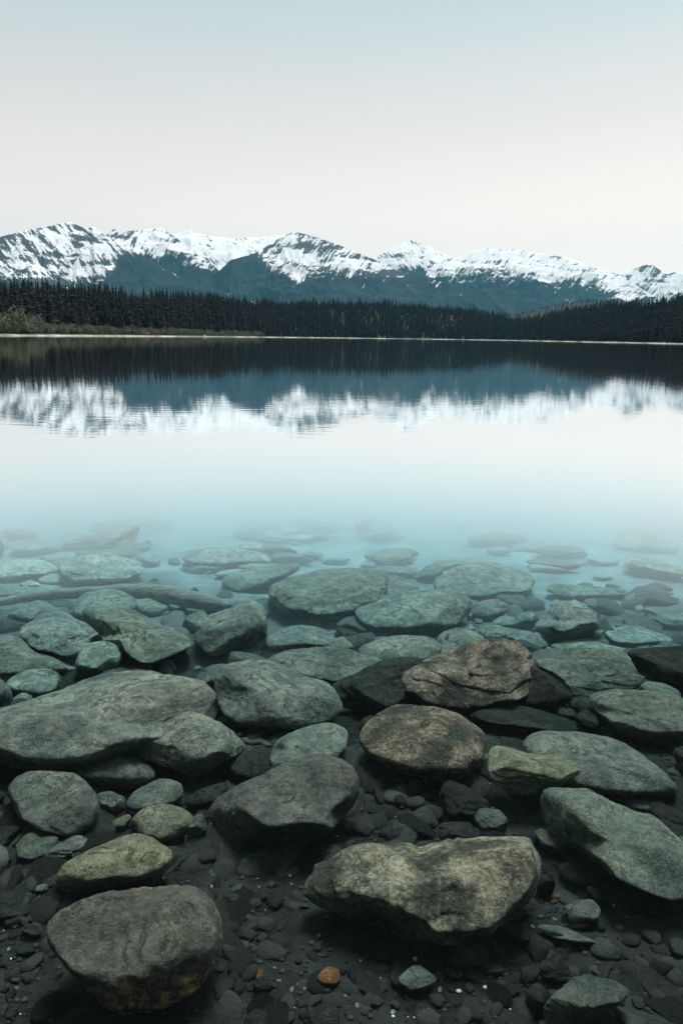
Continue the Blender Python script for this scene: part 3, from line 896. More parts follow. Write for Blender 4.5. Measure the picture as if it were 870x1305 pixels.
G, S, B, ST_, LI = 'rock', 'strata', 'brown', 'stain', 'lichen'
ROCKS = [
 # far, pale, silted stones
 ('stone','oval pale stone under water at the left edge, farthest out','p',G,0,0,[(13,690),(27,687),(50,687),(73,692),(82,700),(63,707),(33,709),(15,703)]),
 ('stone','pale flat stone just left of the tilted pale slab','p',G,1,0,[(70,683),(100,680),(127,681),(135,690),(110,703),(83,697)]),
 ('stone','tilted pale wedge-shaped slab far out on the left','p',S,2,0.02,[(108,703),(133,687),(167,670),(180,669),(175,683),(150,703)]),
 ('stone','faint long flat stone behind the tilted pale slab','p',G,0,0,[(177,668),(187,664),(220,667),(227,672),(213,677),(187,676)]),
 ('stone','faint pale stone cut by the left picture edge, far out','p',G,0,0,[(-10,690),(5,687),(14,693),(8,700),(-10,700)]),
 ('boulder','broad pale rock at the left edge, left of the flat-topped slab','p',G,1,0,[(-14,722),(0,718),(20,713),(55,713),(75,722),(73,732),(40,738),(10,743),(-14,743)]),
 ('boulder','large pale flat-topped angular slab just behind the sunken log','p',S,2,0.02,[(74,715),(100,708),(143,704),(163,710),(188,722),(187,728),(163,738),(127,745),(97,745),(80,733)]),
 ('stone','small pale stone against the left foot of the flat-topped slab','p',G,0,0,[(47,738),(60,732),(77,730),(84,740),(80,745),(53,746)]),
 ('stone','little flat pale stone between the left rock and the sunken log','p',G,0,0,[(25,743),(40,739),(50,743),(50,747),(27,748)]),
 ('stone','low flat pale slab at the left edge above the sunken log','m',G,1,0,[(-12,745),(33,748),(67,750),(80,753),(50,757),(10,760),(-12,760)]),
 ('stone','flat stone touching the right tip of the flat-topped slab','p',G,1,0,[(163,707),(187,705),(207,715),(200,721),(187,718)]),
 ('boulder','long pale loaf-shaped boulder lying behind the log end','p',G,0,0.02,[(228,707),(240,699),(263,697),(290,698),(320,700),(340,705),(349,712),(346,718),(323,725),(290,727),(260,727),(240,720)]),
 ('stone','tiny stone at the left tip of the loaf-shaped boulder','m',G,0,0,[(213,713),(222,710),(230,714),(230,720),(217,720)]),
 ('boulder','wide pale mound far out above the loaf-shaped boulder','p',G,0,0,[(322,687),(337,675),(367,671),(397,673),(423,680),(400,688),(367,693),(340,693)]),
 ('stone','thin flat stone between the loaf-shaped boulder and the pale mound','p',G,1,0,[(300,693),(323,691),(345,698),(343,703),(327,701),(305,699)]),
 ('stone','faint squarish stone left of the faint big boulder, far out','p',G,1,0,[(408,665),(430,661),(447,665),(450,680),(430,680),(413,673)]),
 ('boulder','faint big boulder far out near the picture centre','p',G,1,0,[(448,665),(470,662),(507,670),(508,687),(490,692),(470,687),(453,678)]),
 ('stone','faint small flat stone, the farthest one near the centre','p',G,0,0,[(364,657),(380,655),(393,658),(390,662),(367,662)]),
 ('boulder','pale lumpy boulder between the log end and the cracked boulder','m',G,1,0,[(278,738),(317,722),(340,723),(367,715),(388,719),(380,728),(355,740),(337,753),(310,756),(285,750)]),
 # centre
 ('boulder','big layered boulder with a vertical crack and white vein, centre','m',S,1,0.04,[(345,757),(350,745),(376,735),(413,727),(440,725),(470,727),(490,733),(490,760),(470,785),(425,795),(385,792),(355,775)]),
 ('boulder','smooth grey boulder wedged behind the big oval one','m',G,0,0.04,[(457,757),(467,742),(487,732),(507,735),(538,752),(525,768),(490,777),(463,772)]),
 ('boulder','big smooth oval boulder under water right of the centre','m',G,0,0.06,[(456,777),(477,763),(503,757),(543,752),(580,752),(597,762),(600,772),(592,784),(575,797),(547,809),(510,810),(478,803),(460,792)]),
 ('boulder','blocky dark boulder just below the right end of the log','m',G,1,0.04,[(250,795),(257,788),(290,778),(313,770),(333,780),(339,790),(338,815),(327,830),(290,836),(263,832),(252,820)]),
 ('stone','grey stone peeping out behind the blocky dark boulder','m',G,0,0,[(293,772),(305,761),(333,760),(352,770),(348,783),(320,787)]),
 ('stone','small angular stone at the foot of the cracked boulder','g',G,2,0,[(350,776),(370,773),(380,778),(375,790),(357,790)]),
 ('boulder','low rounded rock right of the blocky dark boulder','m',G,0,0,[(340,813),(357,802),(380,797),(407,800),(427,812),(423,825),(383,832),(345,832)]),
 ('stone','small round stone behind the split lens-shaped boulder','g',G,0,0,[(414,826),(425,815),(437,811),(448,818),(450,830),(430,835)]),
 ('stone','thin dark wedge of stone leaning below the cracked boulder','d',S,2,0,[(426,799),(447,803),(470,815),(467,820),(450,818),(433,808)]),
 ('boulder','wide low rock in the shade under the big oval boulder','g',G,0,0,[(455,828),(480,815),(507,810),(550,812),(562,825),(545,845),(505,848),(470,840)]),
 ('stone','small flat rock behind the top of the brown boulder','g',G,1,0,[(535,824),(557,820),(582,820),(578,832),(555,836),(538,834)]),
 ('stone','smooth stone in front of the right end of the big oval boulder','g',G,0,0,[(557,815),(566,804),(583,801),(600,803),(617,813),(615,822),(590,827),(565,826)]),
 ('boulder','long lens-shaped boulder with a split along its top, centre','g',S,1,0.04,[(340,840),(367,829),(423,825),(463,832),(490,842),(485,860),(440,878),(385,868),(355,850)]),
 ('boulder','large smooth-topped grey boulder left of the picture centre','g',G,1,0.06,[(277,857),(290,848),(307,845),(333,842),(357,847),(377,858),(417,872),(430,890),(433,903),(417,916),(390,925),(330,930),(300,925),(285,905),(275,870)]),
 ('boulder','dark ragged rock tucked under the left end of the brown boulder','d',S,2,0.02,[(423,872),(447,862),(477,847),(507,840),(535,840),(530,870),(510,895),(475,910),(445,908),(430,892)]),
 ('boulder','brown speckled boulder breaking the surface right of the centre','b',B,2,0.12,[(500,870),(507,860),(537,843),(580,828),(600,820),(630,814),(660,820),(673,832),(680,850),(681,862),(673,878),(650,892),(600,905),(550,900),(515,885)]),
 ('boulder','dark slope of rock leaning against the right of the brown boulder','d',G,1,0.02,[(670,845),(700,862),(713,872),(730,888),(713,902),(690,908),(665,904),(655,870)]),
 ('boulder','large flat grey slab right of the brown boulder','g',S,2,0.05,[(675,833),(707,827),(753,828),(793,832),(810,850),(816,870),(810,880),(780,881),(740,890),(727,884),(703,866),(682,848)]),
 ('boulder','dark rock cut by the right edge, with a pale wet rim','d',S,2,0.06,[(797,832),(813,828),(850,826),(895,822),(895,878),(860,876),(830,866),(812,850)]),
 ('stone','low stone peeping between the flat slab and the right-edge boulder','g',G,0,0,[(812,878),(825,868),(847,871),(866,882),(866,897),(840,893)]),
 ('boulder','big blunt grey boulder at the right edge','g',G,1,0.06,[(750,888),(773,879),(813,880),(863,887),(876,900),(878,940),(857,950),(813,947),(790,935),(770,912),(755,900)]),
 ('boulder','long thin dark slab below the brown boulder','d',S,1,0.03,[(597,910),(640,897),(677,903),(713,913),(737,927),(733,935),(693,931),(647,926),(600,918)]),
 ('stone','small dark stone right of the long thin dark slab','d',G,0,0,[(705,898),(723,900),(735,910),(730,919),(712,914)]),
 ('stone','small dark stone squeezed under the large flat grey slab','d',G,0,0,[(723,890),(747,887),(757,897),(740,905),(727,902)]),
 ('stone','dark stone in the gap left of the big blunt boulder','d',G,1,0,[(730,915),(743,905),(760,913),(763,927),(747,932)]),
 ('boulder','long whale-backed grey boulder sloping down to the right','g',G,0,0.05,[(668,947),(690,931),(737,935),(780,942),(813,960),(843,987),(862,1005),(855,1015),(813,1014),(747,1007),(710,994),(680,968)]),
 ('boulder','broken yellowish green rock on the whale-backed boulder','y',S,2,0.40,[(623,967),(632,952),(643,952),(677,963),(707,963),(727,970),(736,982),(723,995),(693,1008),(657,1012),(630,997),(625,983)]),
 ('boulder','smooth round brown boulder in the middle of the foreground','b',B,0,0.06,[(462,940),(480,912),(505,900),(543,902),(580,911),(600,923),(615,943),(612,970),(597,987),(573,993),(545,990),(515,982),(485,970),(467,958)]),
 ('boulder','mottled rock half hidden behind the big central boulder','g',G,1,0,[(345,965),(355,943),(387,927),(420,922),(441,933),(439,950),(425,970),(385,985),(355,985)]),
 ('boulder','biggest central foreground boulder with a long ridged back','g',G,1,0.05,[(267,1035),(287,1013),(330,990),(377,968),(410,963),(440,972),(452,993),(453,1017),(437,1040),(413,1063),(363,1080),(323,1083),(297,1073),(277,1050)]),
 ('boulder','grey rounded boulder in front of the long left slab','g',G,1,0.10,[(163,945),(180,930),(213,912),(247,909),(267,915),(290,930),(311,950),(303,960),(280,972),(262,985),(235,985),(205,974),(175,962)]),
 ('boulder','long fractured slab rising along the left edge','g',S,1,0.04,[(-30,915),(0,905),(33,897),(100,873),(143,860),(183,859),(233,863),(267,877),(270,898),(247,918),(200,940),(150,965),(100,978),(60,981),(20,975),(-30,965)]),
 ('boulder','oval boulder with a pale chip below the long left slab','g',G,0,0.03,[(95,970),(113,952),(133,943),(157,947),(173,960),(193,977),(198,990),(173,1004),(133,1004),(103,989)]),
 ('boulder','blunt mottled boulder at the left edge with pale scratches','g',G,1,0.02,[(10,1007),(30,987),(60,984),(97,987),(117,1007),(125,1030),(115,1053),(90,1065),(50,1058),(25,1039)]),
 ('stone','small blocky stone right of the scratched left boulder','g',G,1,0,[(122,1013),(140,1008),(160,1017),(157,1033),(133,1039)]),
 ('stone','smooth grey stone below the oval chipped boulder','g',G,0,0,[(160,1027),(173,1007),(207,992),(230,998),(232,1017),(200,1034),(170,1037)]),
 ('stone','dark egg-shaped stone with a pale tip left of the central boulder','d',G,0,0.02,[(233,1023),(253,1007),(283,997),(292,1003),(277,1023),(253,1034)]),
 ('stone','mottled rounded stone left of the big central boulder','w',G,0,0.02,[(168,1047),(180,1032),(213,1024),(243,1037),(247,1052),(233,1066),(207,1074),(180,1065)]),
 ('stone','narrow lumpy stone leaning on the right of the mottled stone','g',G,1,0,[(238,1060),(248,1040),(258,1037),(264,1055),(257,1079),(245,1074)]),
 ('stone','angular stone below the scratched left boulder','g',G,1,0,[(20,1077),(37,1061),(63,1062),(76,1070),(60,1087),(43,1101),(27,1098)]),
 ('stone','flat tilted stone behind the humped foreground boulder','g',G,2,0,[(55,1093),(63,1077),(100,1064),(115,1073),(100,1087),(77,1098)]),
 ('boulder','humped boulder with a black shadow, above the stained boulder','w',G,0,0.07,[(73,1125),(87,1097),(133,1077),(167,1064),(187,1065),(213,1082),(218,1093),(205,1110),(170,1124),(120,1134),(85,1138)]),
 ('boulder','large foreground boulder with orange stains on its lower side','o',ST_,1,0.06,[(65,1178),(80,1160),(103,1150),(133,1140),(187,1133),(230,1129),(253,1140),(273,1165),(279,1198),(270,1225),(252,1255),(215,1280),(160,1290),(118,1262),(88,1226),(68,1202)]),
 ('boulder','biggest pale speckled slab at the bottom centre','w',LI,2,0.10,[(390,1135),(400,1120),(422,1098),(447,1083),(470,1078),(520,1078),(535,1085),(575,1071),(610,1069),(640,1070),(670,1075),(680,1100),(677,1130),(650,1165),(600,1195),(560,1200),(500,1185),(450,1166),(400,1150)]),
 ('boulder','large grey boulder sloping down to the right picture edge','g',G,1,0.06,[(693,1030),(695,1010),(713,1006),(753,1008),(777,1023),(807,1037),(833,1040),(857,1067),(878,1095),(884,1130),(870,1145),(847,1143),(793,1122),(753,1092),(713,1065),(695,1047)]),
 ('stone','flat stone half buried in gravel under the whale-backed boulder','g',G,0,0,[(785,1015),(820,1010),(847,1022),(835,1038),(810,1037)]),
 ('stone','dark pyramid-shaped stone below the round brown boulder','d',G,2,0.03,[(560,1015),(567,998),(575,995),(597,1005),(622,1023),(615,1042),(565,1047)]),
 ('stone','rough six-sided stone right of the dark pyramid-shaped stone','g',G,2,0.03,[(603,1042),(613,1030),(637,1034),(646,1047),(640,1065),(623,1064),(610,1056)]),
 ('stone','square stone behind the pale speckled slab','d',G,2,0,[(560,1050),(577,1047),(600,1049),(602,1066),(562,1072)]),
 ('stone','small rounded stone beside the square stone','d',G,0,0,[(592,1060),(603,1054),(620,1061),(620,1074),(597,1075)]),
 ('stone','oval stone leaning under the large right boulder','g',G,0,0,[(680,1062),(690,1055),(705,1061),(722,1080),(717,1091),(695,1084)]),
 ('stone','low stone below the large right boulder','d',G,1,0,[(710,1105),(723,1097),(767,1107),(767,1125),(730,1128)]),
 ('stone','finger-shaped stone on the right gravel','d',G,0,0,[(746,1132),(757,1128),(772,1145),(767,1156),(752,1151)]),
 ('stone','round-topped stone standing on the right gravel','g',G,0,0.02,[(720,1158),(735,1147),(755,1147),(765,1162),(753,1177),(727,1178)]),
 ('stone','flat dark stone under the lower edge of the large right boulder','d',G,1,0,[(777,1135),(815,1143),(838,1155),(840,1165),(800,1160)]),
 ('stone','blocky dark stone right of the pale speckled slab','d',G,1,0,[(683,1110),(697,1105),(707,1125),(703,1142),(685,1142)]),
 ('stone','dark pointed stone near the bottom right','d',G,2,0,[(687,1230),(710,1213),(725,1237),(720,1252),(697,1254)]),
 ('boulder','flat-faced stone at the bottom edge, right of the centre','g',G,2,0.03,[(693,1287),(712,1262),(737,1243),(780,1252),(800,1265),(782,1282),(747,1303),(708,1313)]),
 ('stone','small rounded stone left of the dark pointed stone','d',G,0,0,[(662,1235),(677,1230),(687,1238),(683,1253),(667,1254)]),
 ('stone','upright small stone left of the flat-faced bottom stone','d',G,0,0,[(668,1265),(683,1252),(697,1262),(693,1286),(677,1294)]),
 ('stone','egg-shaped stone with a rusty top below the pale speckled slab','d',B,0,0.02,[(572,1207),(580,1198),(607,1202),(620,1215),(615,1229),(590,1236),(575,1230)]),
 ('stone','rough stone right of the egg-shaped rusty stone','d',G,1,0,[(643,1185),(670,1172),(677,1195),(653,1206)]),
 ('stone','long narrow stone lying on the right gravel','g',G,1,0,[(683,1178),(713,1180),(747,1195),(767,1205),(740,1205),(693,1190)]),
 ('stone','angular stone alone in the dark gravel at the bottom centre','g',G,2,0.02,[(505,1248),(530,1228),(557,1248),(543,1259),(520,1264)]),
 ('stone','brownish stone left of the orange pebble','d',G,1,0,[(320,1254),(333,1243),(350,1257),(330,1264)]),
 ('stone','stone at the bottom edge below the orange pebble, left one','d',G,1,0,[(310,1299),(327,1285),(340,1292),(338,1312),(315,1312)]),
 ('stone','stone at the bottom edge just right below the orange pebble','d',G,0,0,[(393,1292),(410,1278),(433,1288),(430,1312),(397,1312)]),
 ('stone','flat stone at the left edge beside the stained boulder','d',G,0,0,[(-10,1157),(20,1150),(38,1153),(37,1166),(13,1174),(-10,1172)]),
 ('stone','small wedge stone between the left edge and the stained boulder','d',G,1,0,[(25,1182),(50,1175),(55,1188),(37,1197)]),
 ('stone','dark stone at the left edge under the scratched boulder','d',G,1,0,[(-10,1055),(30,1052),(20,1067),(0,1081),(-10,1081)]),
 ('stone','dark rounded stone at the left edge, lower of two','d',G,0,0,[(-8,1088),(13,1078),(22,1087),(13,1101),(-8,1102)]),
 ('stone','small sliver of stone on the left gravel, upper one','g',G,1,0,[(40,1132),(60,1125),(62,1133),(47,1139)]),
 ('stone','small sliver of stone on the left gravel, lower one','g',G,1,0,[(40,1147),(53,1143),(62,1147),(50,1153)]),
 ('stone','small speckled stone above the humped boulder','w',G,0,0,[(142,1047),(163,1037),(168,1042),(160,1056),(147,1058)]),
 ('stone','dark round stone at the left edge below the fractured slab','d',G,0,0,[(-12,966),(17,972),(21,981),(0,995),(-12,995)]),
 ('boulder','smooth rounded boulder cut by the left edge, in teal water','m',G,0,0,[(-18,862),(0,866),(13,877),(16,890),(7,903),(-18,906)]),
 ('boulder','squat rounded boulder in teal water behind the fractured slab','m',G,0,0,[(8,867),(37,854),(67,853),(73,863),(72,880),(43,889),(17,882)]),
 ('stone','small block in front of the squat rounded boulder','m',G,1,0,[(17,890),(30,882),(42,888),(40,896),(20,899)]),
 ('stone','knob-shaped pale stone at the left, below the log','m',G,0,0.03,[(10,783),(30,773),(47,767),(55,775),(53,790),(33,796),(13,794)]),
 ('boulder','grey rock behind the knob-shaped stone, touching the log','m',G,0,0,[(33,770),(53,765),(70,773),(103,792),(67,798)]),
 ('boulder','flat-topped pale boulder left of the dark angular one','m',G,2,0.05,[(25,803),(47,792),(77,788),(103,792),(127,807),(113,817),(100,837),(83,842),(60,834),(37,819)]),
 ('boulder','rounded facetted boulder below the dark angular one','m',G,1,0.04,[(95,853),(103,827),(117,819),(140,818),(157,832),(153,847),(133,863),(105,866)]),
 ('boulder','dark angular boulder with pale scratches on the left','g',G,2,0.08,[(107,783),(113,775),(147,772),(180,783),(200,797),(237,810),(245,823),(217,834),(187,844),(163,835),(143,822),(117,799)]),
 ('boulder','rounded boulder behind the dark angular one, touching the log','m',G,0,0.02,[(92,773),(107,755),(153,752),(173,765),(170,778),(143,790),(103,790)]),
 ('stone','smooth oval stone right below the middle of the log','m',G,0,0.01,[(170,772),(180,763),(203,763),(218,775),(207,784),(187,785)]),
 ('stone','grey stone squeezed left of the blocky dark boulder','m',G,0,0,[(232,800),(237,787),(253,778),(265,783),(260,803),(240,810)]),
 # right, under water
 ('boulder','wide pale sunken boulder right of the centre','m',S,1,0.03,[(550,747),(575,724),(600,718),(630,718),(660,726),(678,738),(675,748),(650,758),(600,765),(570,759)]),
 ('stone','rough stone behind the left end of the wide sunken boulder','m',G,1,0,[(523,740),(543,720),(560,718),(567,728),(545,742)]),
 ('stone','rounded stone right of the big oval boulder','m',G,0,0.02,[(598,783),(607,768),(630,763),(650,772),(640,785),(617,792)]),
 ('stone','small smooth stone above the group of sunken stones','m',G,0,0,[(657,762),(663,756),(682,762),(678,768),(660,768)]),
 ('stone','small flat stone in the middle of the group of sunken stones','m',G,0,0,[(625,795),(637,785),(657,787),(653,799),(637,801)]),
 ('stone','oval tilted stone in the group of sunken stones','m',G,0,0.01,[(650,798),(663,780),(680,780),(683,787),(670,803)]),
 ('stone','flat stone above the brown boulder','g',G,0,0.01,[(608,802),(623,795),(660,803),(647,813),(617,814)]),
 ('stone','pointed flat stone at the right shoulder of the brown boulder','g',G,1,0.02,[(643,813),(660,803),(680,807),(700,823),(680,829),(660,825)]),
 ('boulder','big angular tent-shaped boulder in teal water on the right','m',G,2,0.04,[(677,803),(707,772),(723,767),(747,773),(763,793),(753,808),(720,819),(690,817)]),
 ('boulder','long low sunken slab behind the tent-shaped boulder','m',S,1,0,[(693,750),(707,743),(747,747),(793,750),(800,757),(780,766),(740,764),(710,758)]),
 ('stone','small round stone right of the tip of the tent-shaped boulder','m',G,0,0,[(743,766),(757,762),(770,770),(763,777),(747,774)]),
 ('stone','small flat stone next to the small round one on the right','m',G,0,0,[(770,769),(787,765),(797,770),(787,776)]),
 ('boulder','pale flat slab cut by the right edge far out','p',S,2,0,[(790,712),(813,708),(863,720),(884,735),(837,739),(807,729)]),
 ('boulder','pale rounded mound far out on the right','p',G,0,0,[(780,700),(793,680),(820,677),(837,682),(840,700),(807,706)]),
 ('boulder','teal ledge of rock at the right edge','m',S,1,0,[(817,770),(833,783),(863,785),(884,775),(884,802),(830,798)]),
 ('stone','faint oval stone far out, right of the centre','p',G,0,0,[(657,695),(677,688),(703,695),(697,702),(670,703)]),
 ('stone','faint flat stone far out, left of the faint oval one','p',G,0,0,[(630,687),(647,680),(677,687),(663,693),(640,692)]),
 ('stone','faint squarish slab, the farthest on the right','p',G,1,0,[(673,667),(693,657),(713,660),(713,673),(677,675)]),
 ('stone','faint long stone left of the pale flat slab','p',G,1,0,[(737,708),(767,712),(790,712),(787,720),(763,720)]),
 ('stone','faint thin stone left of the faint long one','p',G,1,0,[(663,712),(690,718),(723,718),(713,724),(683,724)]),
 ('stone','tiny stone at the right end of the big oval boulder','m',G,0,0,[(583,798),(600,795),(605,803),(585,804)]),
 ('stone','tiny stone right of the tent-shaped boulder','m',G,1,0,[(752,811),(763,802),(768,812),(760,816)]),
 ('boulder','broad low rock in teal water above the right-edge dark rock','m',G,0,0,[(770,805),(797,797),(827,803),(863,817),(813,824),(780,819)]),
 ('boulder','low flat rock between the tent-shaped boulder and the grey slab','m',G,0,0,[(700,822),(737,813),(803,828),(780,834),(713,830)]),
 ('stone','dark boulder end at the right edge below the big blunt boulder','d',G,0,0,[(856,957),(875,950),(893,965),(893,987),(868,987)]),
 ('stone','dark stone end at the left edge beside the scratched boulder','d',G,0,0,[(-12,1003),(6,1010),(6,1020),(-12,1027)]),
 ('stone','dark mottled rock in the shade behind the central boulder','d',G,0,0,[(280,968),(310,957),(333,967),(332,990),(297,998)]),
 ('boulder','broad smooth rock sloping into teal water at the left edge','m',G,0,0,[(-20,815),(20,810),(60,835),(92,852),(50,862),(-20,860)]),
]
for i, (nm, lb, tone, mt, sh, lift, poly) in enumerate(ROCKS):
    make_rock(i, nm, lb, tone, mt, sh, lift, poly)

# orange pebble
o = make_rock(400, 'pebble', 'orange brown pebble in the dark gravel at the bottom', 'b', G, 0, 0.0, [(404,1247),(410,1237),(420,1232),(433,1237),(432,1250),(424,1257),(410,1256)])
o.color = (0.36, 0.17, 0.09, 1); o['category'] = 'pebble'

# ------------------------------------------------------------------ sunken log
def build_log():
    up = [(-40,766),(0,762),(50,752),(110,748),(160,744),(200,744),(240,752),(270,758),(298,769)]
    lo = [(-40,780),(0,773),(50,765),(110,762),(160,761),(200,766),(240,775),(270,779),(300,775)]
    x = np.linspace(-40, 299, 90)
    yu = np.interp(x, *zip(*up)); yl = np.interp(x, *zip(*lo))
    for _ in range(6):
        yu[1:-1] = (yu[:-2] + 2 * yu[1:-1] + yu[2:]) / 4; yl[1:-1] = (yl[:-2] + 2 * yl[1:-1] + yl[2:]) / 4
    yc = 0.5 * (yu + yl); hw = 0.5 * (yl - yu)
    hw[-4:] *= [0.9, 0.72, 0.45, 0.1]
    C, Rd = [], []
    for a, b, h in zip(x, yc, hw):
        d = ray(a, b); t = 3.0
        for _ in range(30):
            p = CAM + d * t; rad = t * h / FPX
            t *= 1 + 0.25 * ((p[2] - (bed_at(p[0], p[1]) + 0.05 + rad * 0.9)) / 1.5)
        C.append(p); Rd.append(t * h / FPX)
    C = np.array(C); Rd = np.array(Rd)
    C[:, 2] = np.convolve(np.pad(C[:, 2], 4, 'edge'), np.ones(9) / 9, 'valid')
    tan = np.gradient(C, axis=0); tan /= np.linalg.norm(tan, axis=1)[:, None]
    n1 = np.cross(tan, [0, 0, 1]); n1 /= np.linalg.norm(n1, axis=1)[:, None]; n2 = np.cross(n1, tan)
    m = 28; a = np.linspace(0, 2 * math.pi, m, endpoint=False)
    V = C[:, None] + Rd[:, None, None] * (np.cos(a)[None, :, None] * n1[:, None] + np.sin(a)[None, :, None] * n2[:, None])
    P = np.stack([np.cos(a)[None] * 2.5 + 0 * x[:, None], np.sin(a)[None] * 2.5 + 0 * x[:, None], x[:, None] / 60 + 0 * a[None]], -1).reshape(-1, 3)
    dsp = 0.10 * fbm(P, 4) + 0.04 * vnoise(P * np.array([3, 3, 0.6]))
    V = V.reshape(-1, 3) + (V - C[:, None]).reshape(-1, 3) * dsp[:, None]
    org = C[len(C) // 2]
    Q = grid_faces(m, len(x), True)
    Vt = V.reshape(len(x), m, 3).transpose(1, 0, 2).reshape(-1, 3) - org
    me = mesh_np('log', Vt, Q)
    b = NB('sodden_wood')
    co = b.coord('Object')
    g = b.noise(b.scale(co, (3, 40, 40)), 1.0, 6, 0.65)
    b.principled(b.mix(b.ramp(g, [(0.35, 0.0), (0.65, 1.0)]), (0.10, 0.105, 0.095), (0.25, 0.25, 0.22)), 0.75, b.bump(g, 0.7, 0.012), 0.2)
    o = link('log', me, b.m); o.location = org
    tag(o, 'long bowed sunken log lying across the left of the lake bed', 'log')
build_log()

# ------------------------------------------------------------------ loose stones, pebbles, gravel
def small_shapes(n, cnt, seed):
    out = []
    for k in range(cnt):
        P, T = rock_shape(seed + k, n, [0, 1, 2][k % 3], top=0.8)
        P = P * np.array([1, 0.8, 0.55]) * (1 + 0.08 * fbm(P * 2 + k, 3))[:, None]
        out.append((P, T))
    return out
SM = small_shapes(5, 10, 5000)
SMM = []
for P, T in SM:
    me_ = mesh_np('stone', P, T); me_.materials.append(MAT['rock']); SMM.append(me_)
PB = small_shapes(3, 6, 6000); PBM = []
for P, T in PB:
    me_ = mesh_np('pebble', P, T); me_.materials.append(MAT['rock']); PBM.append(me_)
r_ = np.random.default_rng(33)
def on_bed(px, py):
    d = ray(px, py); t = 2.0
    for _ in range(25):
        p = CAM + d * t
        t *= 1 + 0.5 * (p[2] - bed_at(p[0], p[1])) / 1.5
    return CAM + d * t, t
SMALL = []
class Spec(object): pass
def put_small(name, meshes, px, py, sz, col, label, cat, group):
    """note a small stone; the largest become objects of their own, the rest are joined as rubble"""
    p, t = on_bed(px, py)
    o = Spec()
    o.name, o.mesh, o.col, o.label, o.cat, o.group = name, int(r_.integers(len(meshes))), col, label, cat, group
    o.location = [p[0], p[1], p[2] + 0.25 * sz]
    o.rotation_euler = (r_.normal(0, 0.3), r_.normal(0, 0.3), r_.random() * 6.28)
    o.scale = [sz * r_.uniform(0.8, 1.3), sz * r_.uniform(0.8, 1.2), sz * r_.uniform(0.7, 1.2)]
    o.px = sz / t * FPX
    o.inview = 0 < px < 870 and py < 1300
    SMALL.append(o)
    return o
def finish_small():
    st = sorted([o for o in SMALL if o.name == 'stone'], key=lambda o: -o.px * o.inview)
    n_own = 300 - sum(1 for r in ROCKS if r[0] == 'stone')
    own = st[:n_own] + [o for o in SMALL if o.name == 'pebble']
    for o in own:
        b = link(o.name, (SMM if o.name == 'stone' else PBM)[o.mesh])
        b.location, b.rotation_euler, b.scale = o.location, o.rotation_euler, o.scale
        b.color = (*o.col, 1)
        tag(b, o.label, o.cat, o.group)
    Vs, Ts, Cs, off = [], [], [], 0
    for o in st[n_own:]:
        P, T = PB[o.mesh % len(PB)]
        Mx = np.array(Matrix.LocRotScale(Vector(o.location), __import__('mathutils').Euler(o.rotation_euler), Vector(o.scale)))
        Vs.append(P @ Mx[:3, :3].T + Mx[:3, 3]); Ts.append(T + off); off += len(P)
        Cs.append(np.full(len(P), np.mean(o.col)))
    me = mesh_np('rubble', np.vstack(Vs), np.vstack(Ts))
    fattr(me, 'tone', np.concatenate(Cs))
    b = NB('rubble'); t = b.attr('tone')
    co = b.coord('Object'); n = b.noise(co, 60.0, 8, 0.75)
    b.principled(b.mix(1.0, b.mix(0.0, t, t), b.mix(n, (0.22, 0.25, 0.23), (1.15, 1.22, 1.1)), 'MULTIPLY'), 0.7, b.bump(n, 0.8, 0.015), 0.06)
    tag(link('rubble', me, b.m), 'small loose stones scattered between the boulders on the lake bed', 'rubble', None, 'stuff')
# areas of open bed in the photograph: (x0, y0, x1, y1, count, size range in px, label, group)
AREAS = [
 (0, 1100, 75, 1300, 34, (6, 15), 'small dark stone on the gravel left of the stained boulder', 'small stones left of the stained boulder'),
 (275, 1120, 400, 1300, 46, (6, 18), 'small dark stone in the gravel between the stained boulder and the slab', 'small stones between stained boulder and slab'),
 (440, 1000, 560, 1080, 26, (6, 18), 'small dark stone below the smooth round brown boulder', 'small stones below the round brown boulder'),
 (400, 1205, 640, 1300, 34, (6, 16), 'small dark stone on the gravel below the pale speckled slab', 'small stones below the pale speckled slab'),
 (640, 1140, 870, 1300, 60, (6, 17), 'small dark stone on the gravel in the bottom right corner', 'small stones in the bottom right corner'),
 (60, 1030, 280, 1100, 22, (6, 18), 'small stone wedged among the left foreground boulders', 'small stones among the left foreground boulders'),
 (600, 760, 870, 830, 24, (6, 14), 'small stone in teal water on the right', 'small stones in teal water on the right'),
 (0, 700, 340, 870, 26, (6, 14), 'small stone in teal water around the sunken log', 'small stones around the sunken log'),
]
for (x0, y0, x1, y1, cnt, (s0, s1), lb, gp) in AREAS:
    for k in range(cnt):
        px, py = r_.uniform(x0, x1), r_.uniform(y0, y1)
        p, t = on_bed(px, py)
        szp = s0 + (s1 - s0) * r_.random() ** 2
        sz = szp * t / FPX
        tone = TONE['d' if py > 900 else 'm']; f_ = r_.uniform(0.5, 1.3)
        put_small('stone', SMM, px, py, sz, tuple(c * f_ for c in tone), lb, 'stone', gp)
FILL = [
 (0, 745, 300, 880, 60, 'grey stone in teal water below the sunken log', 'grey stones in teal water below the log'),
 (300, 770, 560, 900, 56, 'grey stone in the gaps between the central sunken boulders', 'grey stones between the central sunken boulders'),
 (560, 745, 870, 880, 70, 'grey stone in teal water between the right sunken boulders', 'grey stones between the right sunken boulders'),
 (0, 900, 300, 1110, 80, 'dark stone in the gaps of the left foreground boulders', 'dark stones in the gaps on the left'),
 (300, 880, 600, 1100, 80, 'dark stone in the shaded gaps of the central foreground', 'dark stones in the central gaps'),
 (600, 880, 870, 1110, 74, 'dark stone in the gaps of the right foreground boulders', 'dark stones in the gaps on the right'),
 (0, 1100, 870, 1305, 170, 'dark angular stone in the rubble along the bottom', 'dark rubble stones along the bottom'),
]
